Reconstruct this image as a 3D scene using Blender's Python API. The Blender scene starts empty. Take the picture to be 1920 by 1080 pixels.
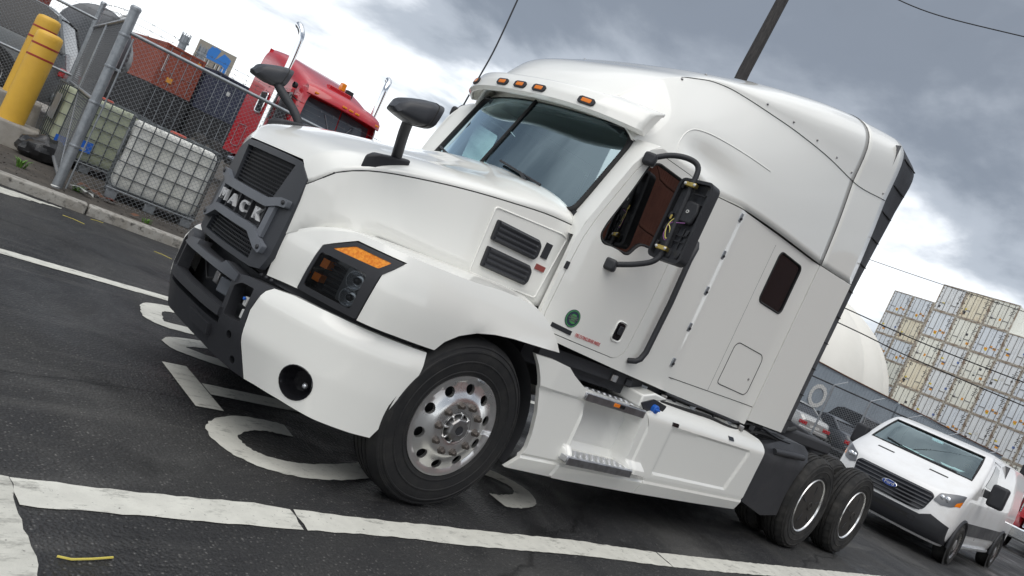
import bpy, bmesh, math, random
from mathutils import Vector, Matrix
from math import sin, cos, pi, radians, sqrt, atan2
random.seed(7)
scene = bpy.context.scene
COL = scene.collection
# ------------------------------------------------------------------ camera
# world axes: x = along the white truck, towards its rear; y = across it, away from the driver side; z = up
YAW, PITCH, ROLL = radians(44.244), radians(-1.228), radians(24.841)
CAM = Vector((-2.945, -2.973, 1.438))
_f = Vector((sin(YAW)*cos(PITCH), cos(YAW)*cos(PITCH), sin(PITCH)))
_r = Vector((cos(YAW), -sin(YAW), 0.0))
_u = _r.cross(_f)
_R = _r*cos(ROLL) + _u*sin(ROLL)
_U = _u*cos(ROLL) - _r*sin(ROLL)
cd = bpy.data.cameras.new('camera'); cam = bpy.data.objects.new('camera', cd); COL.objects.link(cam)
cam.matrix_world = Matrix(((_R.x, _U.x, -_f.x, CAM.x), (_R.y, _U.y, -_f.y, CAM.y), (_R.z, _U.z, -_f.z, CAM.z), (0, 0, 0, 1)))
cd.sensor_width = 36.0; cd.lens = 36.0*1407.5/1920.0; cd.clip_start = 0.05; cd.clip_end = 3000
scene.camera = cam
scene.view_settings.view_transform = 'Standard'; scene.view_settings.look = 'None'
scene.view_settings.exposure = 0.62; scene.view_settings.gamma = 1.0
scene.view_settings.use_curve_mapping = False
# ------------------------------------------------------------------ sky and sun
SUN_EL, SUN_AZ = radians(58), radians(222)     # azimuth of the sun, from +x counter-clockwise
world = bpy.data.worlds.new('World'); scene.world = world; world.use_nodes = True
nt = world.node_tree; nt.nodes.clear()
def N(tree, kind, **kw):
    n = tree.nodes.new(kind)
    for k, v in kw.items():
        if k.startswith('in_'):
            key = k[3:]; key = int(key) if key.isdigit() else key.replace('_', ' ')
            n.inputs[key].default_value = v
        else: setattr(n, k, v)
    return n
def ramp(tree, stops, interp='LINEAR'):
    n = tree.nodes.new('ShaderNodeValToRGB'); cr = n.color_ramp; cr.interpolation = interp
    while len(cr.elements) > 1: cr.elements.remove(cr.elements[-1])
    cr.elements[0].position = stops[0][0]; c = stops[0][1]
    cr.elements[0].color = (*c, 1) if isinstance(c, tuple) else (c, c, c, 1)
    for p, c in stops[1:]:
        e = cr.elements.new(p); e.color = (*c, 1) if isinstance(c, tuple) else (c, c, c, 1)
    return n
out = N(nt, 'ShaderNodeOutputWorld'); bg = N(nt, 'ShaderNodeBackground', in_Strength=1.0)
sky = N(nt, 'ShaderNodeTexSky', sky_type='NISHITA', sun_disc=False, sun_elevation=SUN_EL, sun_rotation=pi/2 - SUN_AZ)
skys = N(nt, 'ShaderNodeVectorMath', operation='SCALE'); skys.inputs['Scale'].default_value = 0.10
nt.links.new(sky.outputs[0], skys.inputs[0])
tc = N(nt, 'ShaderNodeTexCoord'); sep = N(nt, 'ShaderNodeSeparateXYZ'); nt.links.new(tc.outputs['Generated'], sep.inputs[0])
zc = N(nt, 'ShaderNodeMath', operation='MAXIMUM', in_1=0.0); nt.links.new(sep.outputs['Z'], zc.inputs[0])
za = N(nt, 'ShaderNodeMath', operation='ADD', in_1=0.22); nt.links.new(zc.outputs[0], za.inputs[0])
dx = N(nt, 'ShaderNodeMath', operation='DIVIDE'); dy = N(nt, 'ShaderNodeMath', operation='DIVIDE')
nt.links.new(sep.outputs['X'], dx.inputs[0]); nt.links.new(za.outputs[0], dx.inputs[1])
nt.links.new(sep.outputs['Y'], dy.inputs[0]); nt.links.new(za.outputs[0], dy.inputs[1])
cmb = N(nt, 'ShaderNodeCombineXYZ', in_Z=3.7); nt.links.new(dx.outputs[0], cmb.inputs[0]); nt.links.new(dy.outputs[0], cmb.inputs[1])
n1 = N(nt, 'ShaderNodeTexNoise', in_Scale=1.1, in_Detail=8.0, in_Roughness=0.52, in_Distortion=0.5)
n2 = N(nt, 'ShaderNodeTexNoise', in_Scale=3.2, in_Detail=6.0, in_Roughness=0.6)
nt.links.new(cmb.outputs[0], n1.inputs['Vector']); nt.links.new(cmb.outputs[0], n2.inputs['Vector'])
# thickness of the cloud deck: billows, thickest midway up, thinned overhead for more light
ele = ramp(nt, [(0.0, 0.0), (0.11, 0.02), (0.17, 0.13), (0.24, 0.27), (0.31, 0.50), (0.42, 0.55), (0.56, 0.36), (0.75, 0.20), (1.0, 0.18)], 'EASE'); nt.links.new(zc.outputs[0], ele.inputs[0])
b1 = N(nt, 'ShaderNodeMath', operation='MULTIPLY_ADD', in_1=1.35, in_2=-0.47); nt.links.new(n1.outputs['Fac'], b1.inputs[0])
b2 = N(nt, 'ShaderNodeMath', operation='MULTIPLY_ADD', in_1=0.22, in_2=-0.11); nt.links.new(n2.outputs['Fac'], b2.inputs[0])
s1 = N(nt, 'ShaderNodeMath', operation='ADD'); nt.links.new(b1.outputs[0], s1.inputs[0]); nt.links.new(b2.outputs[0], s1.inputs[1])
s2 = N(nt, 'ShaderNodeMath', operation='ADD'); nt.links.new(s1.outputs[0], s2.inputs[0]); nt.links.new(ele.outputs[0], s2.inputs[1])
cl = ramp(nt, [(0.10, (0.98, 1.0, 1.02)), (0.32, (0.78, 0.805, 0.835)), (0.50, (0.345, 0.372, 0.41)), (0.70, (0.175, 0.195, 0.225)), (1.0, (0.12, 0.133, 0.155))], 'EASE')
nt.links.new(s2.outputs[0], cl.inputs[0])
mx = N(nt, 'ShaderNodeMix', data_type='RGBA'); mx.inputs[0].default_value = 0.88
nt.links.new(skys.outputs[0], mx.inputs[6]); nt.links.new(cl.outputs[0], mx.inputs[7])
nt.links.new(mx.outputs[2], bg.inputs['Color']); nt.links.new(bg.outputs[0], out.inputs[0])
sl = bpy.data.lights.new('sun', 'SUN'); sl.energy = 1.1; sl.angle = radians(60); sl.color = (1.0, 0.965, 0.91)
sun = bpy.data.objects.new('sun', sl); COL.objects.link(sun)
sd = Vector((cos(SUN_EL)*cos(SUN_AZ), cos(SUN_EL)*sin(SUN_AZ), sin(SUN_EL)))
sun.rotation_euler = sd.to_track_quat('Z', 'Y').to_euler()
# ------------------------------------------------------------------ materials
MATS = {}
def mat(name, col, rough=0.5, metal=0.0, coat=0.0, spec=0.5, noise=None, bump=None, emit=None, dirt=None, rough_noise=0.0, scale=None):
    """noise=(scale, colour2, contrast lo, hi); dirt=(scale, colour, lo, hi); bump=(scale, strength)"""
    m = bpy.data.materials.new(name); m.use_nodes = True; t = m.node_tree; t.nodes.clear()
    o = N(t, 'ShaderNodeOutputMaterial'); b = N(t, 'ShaderNodeBsdfPrincipled')
    b.inputs['Roughness'].default_value = rough; b.inputs['Metallic'].default_value = metal
    b.inputs['Coat Weight'].default_value = coat; b.inputs['Coat Roughness'].default_value = 0.04
    b.inputs['Specular IOR Level'].default_value = spec
    b.inputs['Base Color'].default_value = (*col, 1)
    t.links.new(b.outputs[0], o.inputs[0])
    cur = None
    tcn = N(t, 'ShaderNodeTexCoord')
    vec = tcn.outputs['Object']
    if scale:
        mp = N(t, 'ShaderNodeMapping'); mp.inputs['Scale'].default_value = scale; t.links.new(vec, mp.inputs[0]); vec = mp.outputs[0]
    for spec_ in (noise, dirt):
        if not spec_: continue
        sc, c2, lo, hi = spec_
        nz = N(t, 'ShaderNodeTexNoise', in_Scale=sc, in_Detail=7.0, in_Roughness=0.62)
        t.links.new(vec, nz.inputs['Vector'])
        rp = ramp(t, [(lo, 0.0), (hi, 1.0)]); t.links.new(nz.outputs['Fac'], rp.inputs[0])
        mxn = N(t, 'ShaderNodeMix', data_type='RGBA')
        if cur is None: mxn.inputs[6].default_value = (*col, 1)
        else: t.links.new(cur, mxn.inputs[6])
        mxn.inputs[7].default_value = (*c2, 1); t.links.new(rp.outputs[0], mxn.inputs[0]); cur = mxn.outputs[2]
    if cur is not None: t.links.new(cur, b.inputs['Base Color'])
    if rough_noise:
        nz = N(t, 'ShaderNodeTexNoise', in_Scale=2.3, in_Detail=6.0, in_Roughness=0.6); t.links.new(vec, nz.inputs['Vector'])
        rr = ramp(t, [(0.3, max(rough - rough_noise, 0.0)), (0.7, min(rough + rough_noise, 1.0))]); t.links.new(nz.outputs['Fac'], rr.inputs[0])
        t.links.new(rr.outputs[0], b.inputs['Roughness'])
    if bump:
        nz = N(t, 'ShaderNodeTexNoise', in_Scale=bump[0], in_Detail=4.0, in_Roughness=0.6); t.links.new(vec, nz.inputs['Vector'])
        bp = N(t, 'ShaderNodeBump', in_Strength=bump[1], in_Distance=0.01); t.links.new(nz.outputs['Fac'], bp.inputs['Height'])
        t.links.new(bp.outputs[0], b.inputs['Normal'])
    if emit:
        b.inputs['Emission Color'].default_value = (*emit[:3], 1); b.inputs['Emission Strength'].default_value = emit[3]
    MATS[name] = m
    return m
def glass(name, tint, refl_rough=0.02, ior=1.5, gloss=(1, 1, 1), gain=1.0):
    """thin pane: tinted see-through plus a Fresnel reflection"""
    m = bpy.data.materials.new(name); m.use_nodes = True; t = m.node_tree; t.nodes.clear()
    o = N(t, 'ShaderNodeOutputMaterial'); tr = N(t, 'ShaderNodeBsdfTransparent'); tr.inputs[0].default_value = (*tint, 1)
    gl = N(t, 'ShaderNodeBsdfGlossy', in_Roughness=refl_rough); gl.inputs[0].default_value = (*gloss, 1)
    fr = N(t, 'ShaderNodeFresnel', in_IOR=ior); mi = N(t, 'ShaderNodeMixShader')
    fm = N(t, 'ShaderNodeMath', operation='MULTIPLY', in_1=gain, use_clamp=True); t.links.new(fr.outputs[0], fm.inputs[0])
    t.links.new(fm.outputs[0], mi.inputs[0]); t.links.new(tr.outputs[0], mi.inputs[1]); t.links.new(gl.outputs[0], mi.inputs[2])
    t.links.new(mi.outputs[0], o.inputs[0]); MATS[name] = m
    return m
# ------------------------------------------------------------------ mesh helpers
def sub(a, b): return (a[0]-b[0], a[1]-b[1], a[2]-b[2])
class MB:
    def __init__(s): s.v = []; s.f = []
    def add(s, vs, fs):
        o = len(s.v); s.v += [tuple(q) for q in vs]; s.f += [tuple(i+o for i in f) for f in fs]; return s
    def box(s, x0, x1, y0, y1, z0, z1):
        return s.add([(x0,y0,z0),(x1,y0,z0),(x1,y1,z0),(x0,y1,z0),(x0,y0,z1),(x1,y0,z1),(x1,y1,z1),(x0,y1,z1)],
                     [(0,3,2,1),(4,5,6,7),(0,1,5,4),(1,2,6,5),(2,3,7,6),(3,0,4,7)])
    def obox(s, c, size, M=None):
        a, b, d = size[0]/2, size[1]/2, size[2]/2
        vs = [Vector(q) for q in [(-a,-b,-d),(a,-b,-d),(a,b,-d),(-a,b,-d),(-a,-b,d),(a,-b,d),(a,b,d),(-a,b,d)]]
        if M is not None: vs = [M @ q for q in vs]
        c = Vector(c)
        return s.add([q + c for q in vs], [(0,3,2,1),(4,5,6,7),(0,1,5,4),(1,2,6,5),(2,3,7,6),(3,0,4,7)])
    def prism(s, poly, axis, a, b):
        n = len(poly)
        def P(q, h):
            if axis == 'x': return (h, q[0], q[1])
            if axis == 'y': return (q[0], h, q[1])
            return (q[0], q[1], h)
        return s.add([P(q, a) for q in poly] + [P(q, b) for q in poly],
                     [tuple(range(n-1, -1, -1)), tuple(range(n, 2*n))] + [(i, (i+1) % n, n+(i+1) % n, n+i) for i in range(n)])
    def tube(s, pts, r, n=8, closed=False, caps=True):
        P = [Vector(q) for q in pts]; m = len(P); rs = r if isinstance(r, (list, tuple)) else [r]*m
        up = None; vs = []
        for i in range(m):
            if closed: d = P[(i+1) % m] - P[i-1]
            else: d = P[min(i+1, m-1)] - P[max(i-1, 0)]
            d.normalize()
            if up is None:
                up = Vector((0,0,1)) if abs(d.z) < .9 else Vector((1,0,0))
            a = up - d*up.dot(d)
            if a.length < 1e-6: a = Vector((1,0,0)) - d*d.x
            a.normalize(); b = d.cross(a); up = a
            for k in range(n):
                t = 2*pi*k/n + pi/n
                vs.append(P[i] + (a*cos(t) + b*sin(t))*rs[i])
        fs = []
        for i in range(m if closed else m-1):
            j = (i+1) % m
            for k in range(n): fs.append((i*n+k, i*n+(k+1) % n, j*n+(k+1) % n, j*n+k))
        if caps and not closed: fs += [tuple(range(n-1, -1, -1)), tuple(range((m-1)*n, m*n))]
        return s.add(vs, fs)
    def lathe(s, prof, c, ax='y', n=32, cap0=False, cap1=False, phase=0.0):
        """prof: (radius, offset along axis)"""
        vs = []; c = Vector(c)
        for r, h in prof:
            for k in range(n):
                t = 2*pi*k/n + phase; a, b = r*cos(t), r*sin(t)
                q = {'y': (a, h, b), 'x': (h, a, b), 'z': (a, b, h)}[ax]
                vs.append(c + Vector(q))
        fs = []
        for i in range(len(prof)-1):
            for k in range(n): fs.append((i*n+k, i*n+(k+1) % n, (i+1)*n+(k+1) % n, (i+1)*n+k))
        m = len(prof)
        if cap0: fs.append(tuple(range(n-1, -1, -1)))
        if cap1: fs.append(tuple(range((m-1)*n, m*n)))
        return s.add(vs, fs)
    def rows(s, R, closed=False):
        """list of equal-length point rows -> quads"""
        n = len(R[0]); vs = [q for r in R for q in r]; fs = []
        for i in range(len(R)-1):
            for k in range(n if closed else n-1): fs.append((i*n+k, i*n+(k+1) % n, (i+1)*n+(k+1) % n, (i+1)*n+k))
        return s.add(vs, fs)
    def sphere(s, c, r, n=12, m=8, sc=(1,1,1)):
        R = []
        for i in range(m+1):
            a = -pi/2 + pi*i/m
            R.append([(c[0]+r*sc[0]*cos(a)*cos(2*pi*k/n), c[1]+r*sc[1]*cos(a)*sin(2*pi*k/n), c[2]+r*sc[2]*sin(a)) for k in range(n)])
        return s.rows(R, True)
    def build(s, name, material, parent=None, smooth=30, bevel=0.0, seg=2, **kw):
        me = bpy.data.meshes.new(name); me.from_pydata([tuple(q) for q in s.v], [], s.f)
        return finish(me, name, material, parent, smooth, bevel, seg, **kw)
def finish(me, name, material, parent=None, smooth=30, bevel=0.0, seg=2, weld=False):
    bm = bmesh.new(); bm.from_mesh(me)
    if weld: bmesh.ops.remove_doubles(bm, verts=bm.verts, dist=1e-5)
    bmesh.ops.recalc_face_normals(bm, faces=bm.faces); bm.to_mesh(me); bm.free()
    me.update()
    if smooth:
        me.polygons.foreach_set('use_smooth', [True]*len(me.polygons)); me.set_sharp_from_angle(angle=radians(smooth))
    o = bpy.data.objects.new(name, me); COL.objects.link(o)
    if material is not None: me.materials.append(MATS[material] if isinstance(material, str) else material)
    if bevel:
        b = o.modifiers.new('bevel', 'BEVEL'); b.width = bevel; b.segments = seg; b.limit_method = 'ANGLE'; b.angle_limit = radians(35)
    if parent is not None: attach(o, parent)
    return o
PLACED = set()
def attach(o, parent):
    o.parent = parent
    m = Matrix.Identity(4); q = parent
    chain = []
    while q is not None: chain.append(q); q = q.parent
    if chain[-1].type == 'EMPTY' and chain[-1].name not in PLACED:
        e = chain[-1]; M = Matrix.Translation(e.location) @ e.rotation_euler.to_matrix().to_4x4()
        if len(chain) == 1: o.matrix_parent_inverse = M.inverted()
def tag(o, label=None, cat=None, group=None, kind=None):
    if label: o['label'] = label
    if cat: o['category'] = cat
    if group: o['group'] = group
    if kind: o['kind'] = kind
    return o
def thing(name, label, cat, loc=(0,0,0), rotz=0.0, group=None):
    o = bpy.data.objects.new(name, None); COL.objects.link(o); o.empty_display_size = 0.2
    o.location = loc; o.rotation_euler = (0, 0, rotz)
    return tag(o, label, cat, group)
def struct(o): o['kind'] = 'structure'; return o
def place(root, loc, rotz=0.0):
    """prototype built round the origin, with its Empty at the origin"""
    root.location = loc; root.rotation_euler = (0, 0, rotz); PLACED.add(root.name); return root
def children(o): return [c for c in bpy.data.objects if c.parent is o]
def copy_tree(o, parent=None, kids=None):
    c = o.copy(); COL.objects.link(c); c.parent = parent
    for ch in (kids[o] if kids else children(o)): copy_tree(ch, c, kids)
    return c
def kid_map(o):
    m = {}
    def rec(q):
        m[q] = children(q)
        for c in m[q]: rec(c)
    rec(o); return m
def inpoly(x, y, P):
    r = False; n = len(P); j = n-1
    for i in range(n):
        xi, yi = P[i][0], P[i][1]; xj, yj = P[j][0], P[j][1]
        if (yi > y) != (yj > y) and x < (xj-xi)*(y-yi)/(yj-yi) + xi: r = not r
        j = i
    return r
def tri2d(outline, holes, step):
    """constrained triangulation of an outline with holes, with grid points inside"""
    V = []; E = []
    for loop in [outline] + list(holes):
        L = []
        for i in range(len(loop)):
            a = loop[i]; b = loop[(i+1) % len(loop)]; d = math.hypot(b[0]-a[0], b[1]-a[1])
            k = max(1, int(d/step)) if step else 1
            for j in range(k): L.append((a[0] + (b[0]-a[0])*j/k, a[1] + (b[1]-a[1])*j/k))
        o = len(V); V += L; E += [(o+i, o+(i+1) % len(L)) for i in range(len(L))]
    nb = len(V)
    if step:
        cell = {}
        for q in V: cell.setdefault((int(q[0]/step), int(q[1]/step)), []).append(q)
        us = [q[0] for q in outline]; vs = [q[1] for q in outline]
        nu = int((max(us)-min(us))/step) + 1; nv = int((max(vs)-min(vs))/step) + 1
        for i in range(nu+1):
            for j in range(nv+1):
                x, y = min(us) + i*step, min(vs) + j*step
                if not inpoly(x, y, outline) or any(inpoly(x, y, h) for h in holes): continue
                c = (int(x/step), int(y/step)); near = False
                for da in (-1, 0, 1):
                    for db in (-1, 0, 1):
                        for q in cell.get((c[0]+da, c[1]+db), []):
                            if math.hypot(q[0]-x, q[1]-y) < step*.45: near = True
                if not near: V.append((x, y))
    from mathutils.geometry import delaunay_2d_cdt
    r = delaunay_2d_cdt([Vector(q) for q in V], E, [], 1, 1e-7)
    vo, fo_ = r[0], r[2]
    F = []
    for f in fo_:
        cx = sum(vo[i].x for i in f)/len(f); cy = sum(vo[i].y for i in f)/len(f)
        if inpoly(cx, cy, outline) and not any(inpoly(cx, cy, h) for h in holes): F.append(tuple(f))
    return [(q.x, q.y) for q in vo], F
def fillpanel(outline, holes, mapf, thick=0.02, step=0.08, closed_back=False):
    """sheet cut to an outline with holes in (u, v), bent by mapf(u, v, depth), with a turned-in rim"""
    uv, F = tri2d(outline, holes, step)
    n = len(uv); vs = [mapf(u, v, 0.0) for u, v in uv]; fs = list(F); cnt = {}
    for f in F:
        for i in range(len(f)):
            a, b = f[i], f[(i+1) % len(f)]; cnt[(a, b)] = cnt.get((a, b), 0) + 1
    bk = {}
    def back(i):
        if i not in bk: bk[i] = len(vs); vs.append(mapf(uv[i][0], uv[i][1], thick))
        return bk[i]
    for (a, b) in list(cnt):
        if (b, a) not in cnt: fs.append((b, a, back(a), back(b)))
    if closed_back:
        for f in F: fs.append(tuple(back(i) for i in reversed(f)))
    me = bpy.data.meshes.new('panel'); me.from_pydata(vs, [], fs)
    return me
def panel(name, material, parent, outline, holes, mapf, thick=0.02, step=0.08, bevel=0.004, smooth=40, closed_back=False):
    return finish(fillpanel(outline, holes, mapf, thick, step, closed_back), name, material, parent, smooth, 0.0)
def rrect(x0, x1, z0, z1, r=0.03, n=4):
    P = []
    for cx, cz, a in ((x1-r, z1-r, 0), (x0+r, z1-r, 90), (x0+r, z0+r, 180), (x1-r, z0+r, 270)):
        for k in range(n+1):
            t = radians(a + 90*k/n); P.append((cx + r*cos(t), cz + r*sin(t)))
    return P
def rpoly(pts, r=0.03, n=4):
    """round the corners of a polygon"""
    out = []; m = len(pts)
    for i in range(m):
        p = Vector(pts[i]); a = Vector(pts[i-1]) - p; b = Vector(pts[(i+1) % m]) - p
        rr = r[i] if isinstance(r, (list, tuple)) else r
        d = min(rr, a.length*.45, b.length*.45)
        if d < 1e-4: out.append(tuple(p)); continue
        p0 = p + a.normalized()*d; p1 = p + b.normalized()*d
        for k in range(n+1):
            t = k/n; q = p0*(1-t)**2 + p*2*t*(1-t) + p1*t*t; out.append(tuple(q))
    return out
def crom(pts, n=6, closed=False):
    P = [Vector(q) for q in pts]; m = len(P); out = []
    for i in range(m if closed else m-1):
        g = (lambda k: P[k % m]) if closed else (lambda k: P[max(0, min(m-1, k))])
        p0, p1, p2, p3 = g(i-1), g(i), g(i+1), g(i+2)
        for k in range(n):
            t = k/n; out.append(.5*((2*p1) + (p2-p0)*t + (2*p0-5*p1+4*p2-p3)*t*t + (3*p1-p0-3*p2+p3)*t**3))
    if not closed: out.append(P[-1])
    return out
def interp(tab, x):
    """monotone cubic through the table"""
    n = len(tab)
    if x <= tab[0][0]: return tab[0][1]
    if x >= tab[-1][0]: return tab[-1][1]
    i = 0
    while tab[i+1][0] < x: i += 1
    def sl(k): return (tab[k+1][1]-tab[k][1])/(tab[k+1][0]-tab[k][0])
    def tan(k):
        if k == 0: return sl(0)
        if k == n-1: return sl(n-2)
        a, b = sl(k-1), sl(k)
        return 0.0 if a*b <= 0 else 2*a*b/(a+b)
    h = tab[i+1][0]-tab[i][0]; t = (x-tab[i][0])/h
    return (2*t**3-3*t*t+1)*tab[i][1] + (t**3-2*t*t+t)*h*tan(i) + (3*t*t-2*t**3)*tab[i+1][1] + (t**3-t*t)*h*tan(i+1)
class Plan:
    """vertical surface over a plan curve: u = length along it"""
    def __init__(s, pts, lean=None):
        s.c = crom([(a, b, 0) for a, b in pts], 24); s.L = [0.0]; s.lean = lean
        for a, b in zip(s.c, s.c[1:]): s.L.append(s.L[-1] + (b-a).length)
    def at(s, u):
        L = s.L
        if u <= 0: i = 0
        elif u >= L[-1]: i = len(L)-2
        else:
            lo, hi = 0, len(L)-1
            while hi - lo > 1:
                md = (lo+hi)//2
                if L[md] <= u: lo = md
                else: hi = md
            i = lo
        a, b = s.c[i], s.c[i+1]; d = (b-a).normalized(); q = a + d*(u - L[i])
        return q, Vector((-d.y, d.x, 0))
    def __call__(s, u, z, d=0.0):
        q, n = s.at(u)
        k = s.lean(u, z) if s.lean else 0.0
        w = q + n*(d + k)       # +n points into the vehicle
        return (w.x, w.y, z)
YC = 1.2
def mirror(o, parent=None, name=None):
    """the same part on the passenger side"""
    me = o.data.copy()
    for q in me.vertices: q.co.y = 2*YC - q.co.y
    me.flip_normals()
    c = o.copy(); c.data = me; c.name = name or o.name.split('.')[0]; COL.objects.link(c)
    if parent is not None: c.parent = parent; c.matrix_parent_inverse = o.matrix_parent_inverse.copy()
    return c
def mirror_tree(o, parent=None):
    c = mirror(o, parent if parent is not None else o.parent)
    for ch in children(o): mirror_tree(ch, c)
    return c
# ------------------------------------------------------------------ palette
mat('white_paint', (0.85, 0.845, 0.80), 0.34, coat=1.0, spec=0.4)
mat('letter_chrome', (0.80, 0.81, 0.82), 0.18, 0.35, coat=0.8)
mat('cover_grey', (0.040, 0.038, 0.036), 0.65, spec=0.12, noise=(6, (0.06, 0.055, 0.05), 0.4, 0.75))
mat('frame_plastic', (0.038, 0.041, 0.048), 0.45, spec=0.4, bump=(240, 0.06))
mat('van_paint', (0.78, 0.78, 0.775), 0.32, coat=0.5, dirt=(1.6, (0.62, 0.60, 0.57), 0.5, 0.85))
mat('black_plastic', (0.028, 0.029, 0.033), 0.55, spec=0.4, rough_noise=0.12, bump=(220, 0.12))
mat('slat_grey', (0.045, 0.047, 0.052), 0.35, spec=0.5)
mat('screen_grey', (0.07, 0.085, 0.10), 0.1, coat=0.8)
mat('grey_plastic', (0.135, 0.145, 0.165), 0.42, spec=0.45, noise=(4, (0.115, 0.125, 0.14), 0.4, 0.7), bump=(240, 0.08))
mat('mirror_plastic', (0.042, 0.044, 0.05), 0.4, spec=0.4, bump=(300, 0.06))
mat('black_gloss', (0.012, 0.012, 0.014), 0.12)
mat('seam', (0.02, 0.02, 0.02), 0.8)
mat('rubber', (0.018, 0.018, 0.019), 0.72, spec=0.3, noise=(9, (0.030, 0.029, 0.028), 0.45, 0.7), bump=(60, 0.10))
mat('tyre_dirty', (0.024, 0.024, 0.024), 0.8, spec=0.25, noise=(7, (0.055, 0.052, 0.048), 0.42, 0.75), bump=(50, 0.15))
mat('aluminium', (0.90, 0.90, 0.89), 0.30, 0.92, noise=(5, (0.76, 0.75, 0.73), 0.4, 0.75), rough_noise=0.08)
mat('tread_plate', (0.62, 0.63, 0.65), 0.3, 1.0, noise=(20, (0.42, 0.42, 0.43), 0.4, 0.7))
mat('hub_steel', (0.34, 0.34, 0.345), 0.4, 0.9, noise=(30, (0.22, 0.2, 0.18), 0.45, 0.7))
mat('lug_nut', (0.12, 0.105, 0.095), 0.5, 0.7)
mat('chrome', (0.86, 0.87, 0.88), 0.07, 1.0)
mat('galvanised', (0.36, 0.38, 0.40), 0.45, 0.75, noise=(14, (0.26, 0.28, 0.30), 0.4, 0.7), bump=(80, 0.05))
mat('galv_wire', (0.27, 0.285, 0.30), 0.55, 0.5)
mat('brass', (0.55, 0.42, 0.13), 0.35, 0.9)
mat('amber', (0.85, 0.22, 0.012), 0.25, coat=0.6)
mat('amber_bright', (0.95, 0.36, 0.03), 0.2, coat=0.7, noise=(60, (0.75, 0.2, 0.01), 0.4, 0.6))
mat('lens_dark', (0.045, 0.048, 0.055), 0.12, spec=0.6)
mat('reflector', (0.75, 0.77, 0.8), 0.25, 0.75)
mat('lamp_grey', (0.16, 0.165, 0.175), 0.3, 0.3)
mat('blue_plastic', (0.02, 0.13, 0.55), 0.4)
mat('white_plastic', (0.62, 0.62, 0.6), 0.4)
mat('wire_yellow', (0.62, 0.55, 0.16), 0.5); mat('wire_purple', (0.28, 0.1, 0.3), 0.5)
mat('interior_dark', (0.035, 0.036, 0.04), 0.8); mat('interior_grey', (0.12, 0.12, 0.125), 0.8)
mat('green_print', (0.08, 0.35, 0.1), 0.5); mat('red_print', (0.5, 0.06, 0.06), 0.5); mat('navy_print', (0.03, 0.05, 0.08), 0.5)
mat('badge_red', (0.28, 0.07, 0.06), 0.35)
glass('windscreen', (0.50, 0.70, 0.70), ior=1.52, gain=4.5, gloss=(0.72, 0.92, 1.0))
glass('side_glass', (0.10, 0.085, 0.08), ior=1.55, gain=4.5)
glass('side_glass_clear', (0.75, 0.88, 0.87), ior=1.5)
glass('lens_clear', (0.55, 0.57, 0.58), ior=1.45)
glass('van_screen', (0.75, 0.90, 0.90), ior=1.5, gloss=(0.8, 0.97, 1.0), gain=3.0)
glass('car_glass', (0.12, 0.15, 0.16), ior=1.5, gain=1.5)
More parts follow.
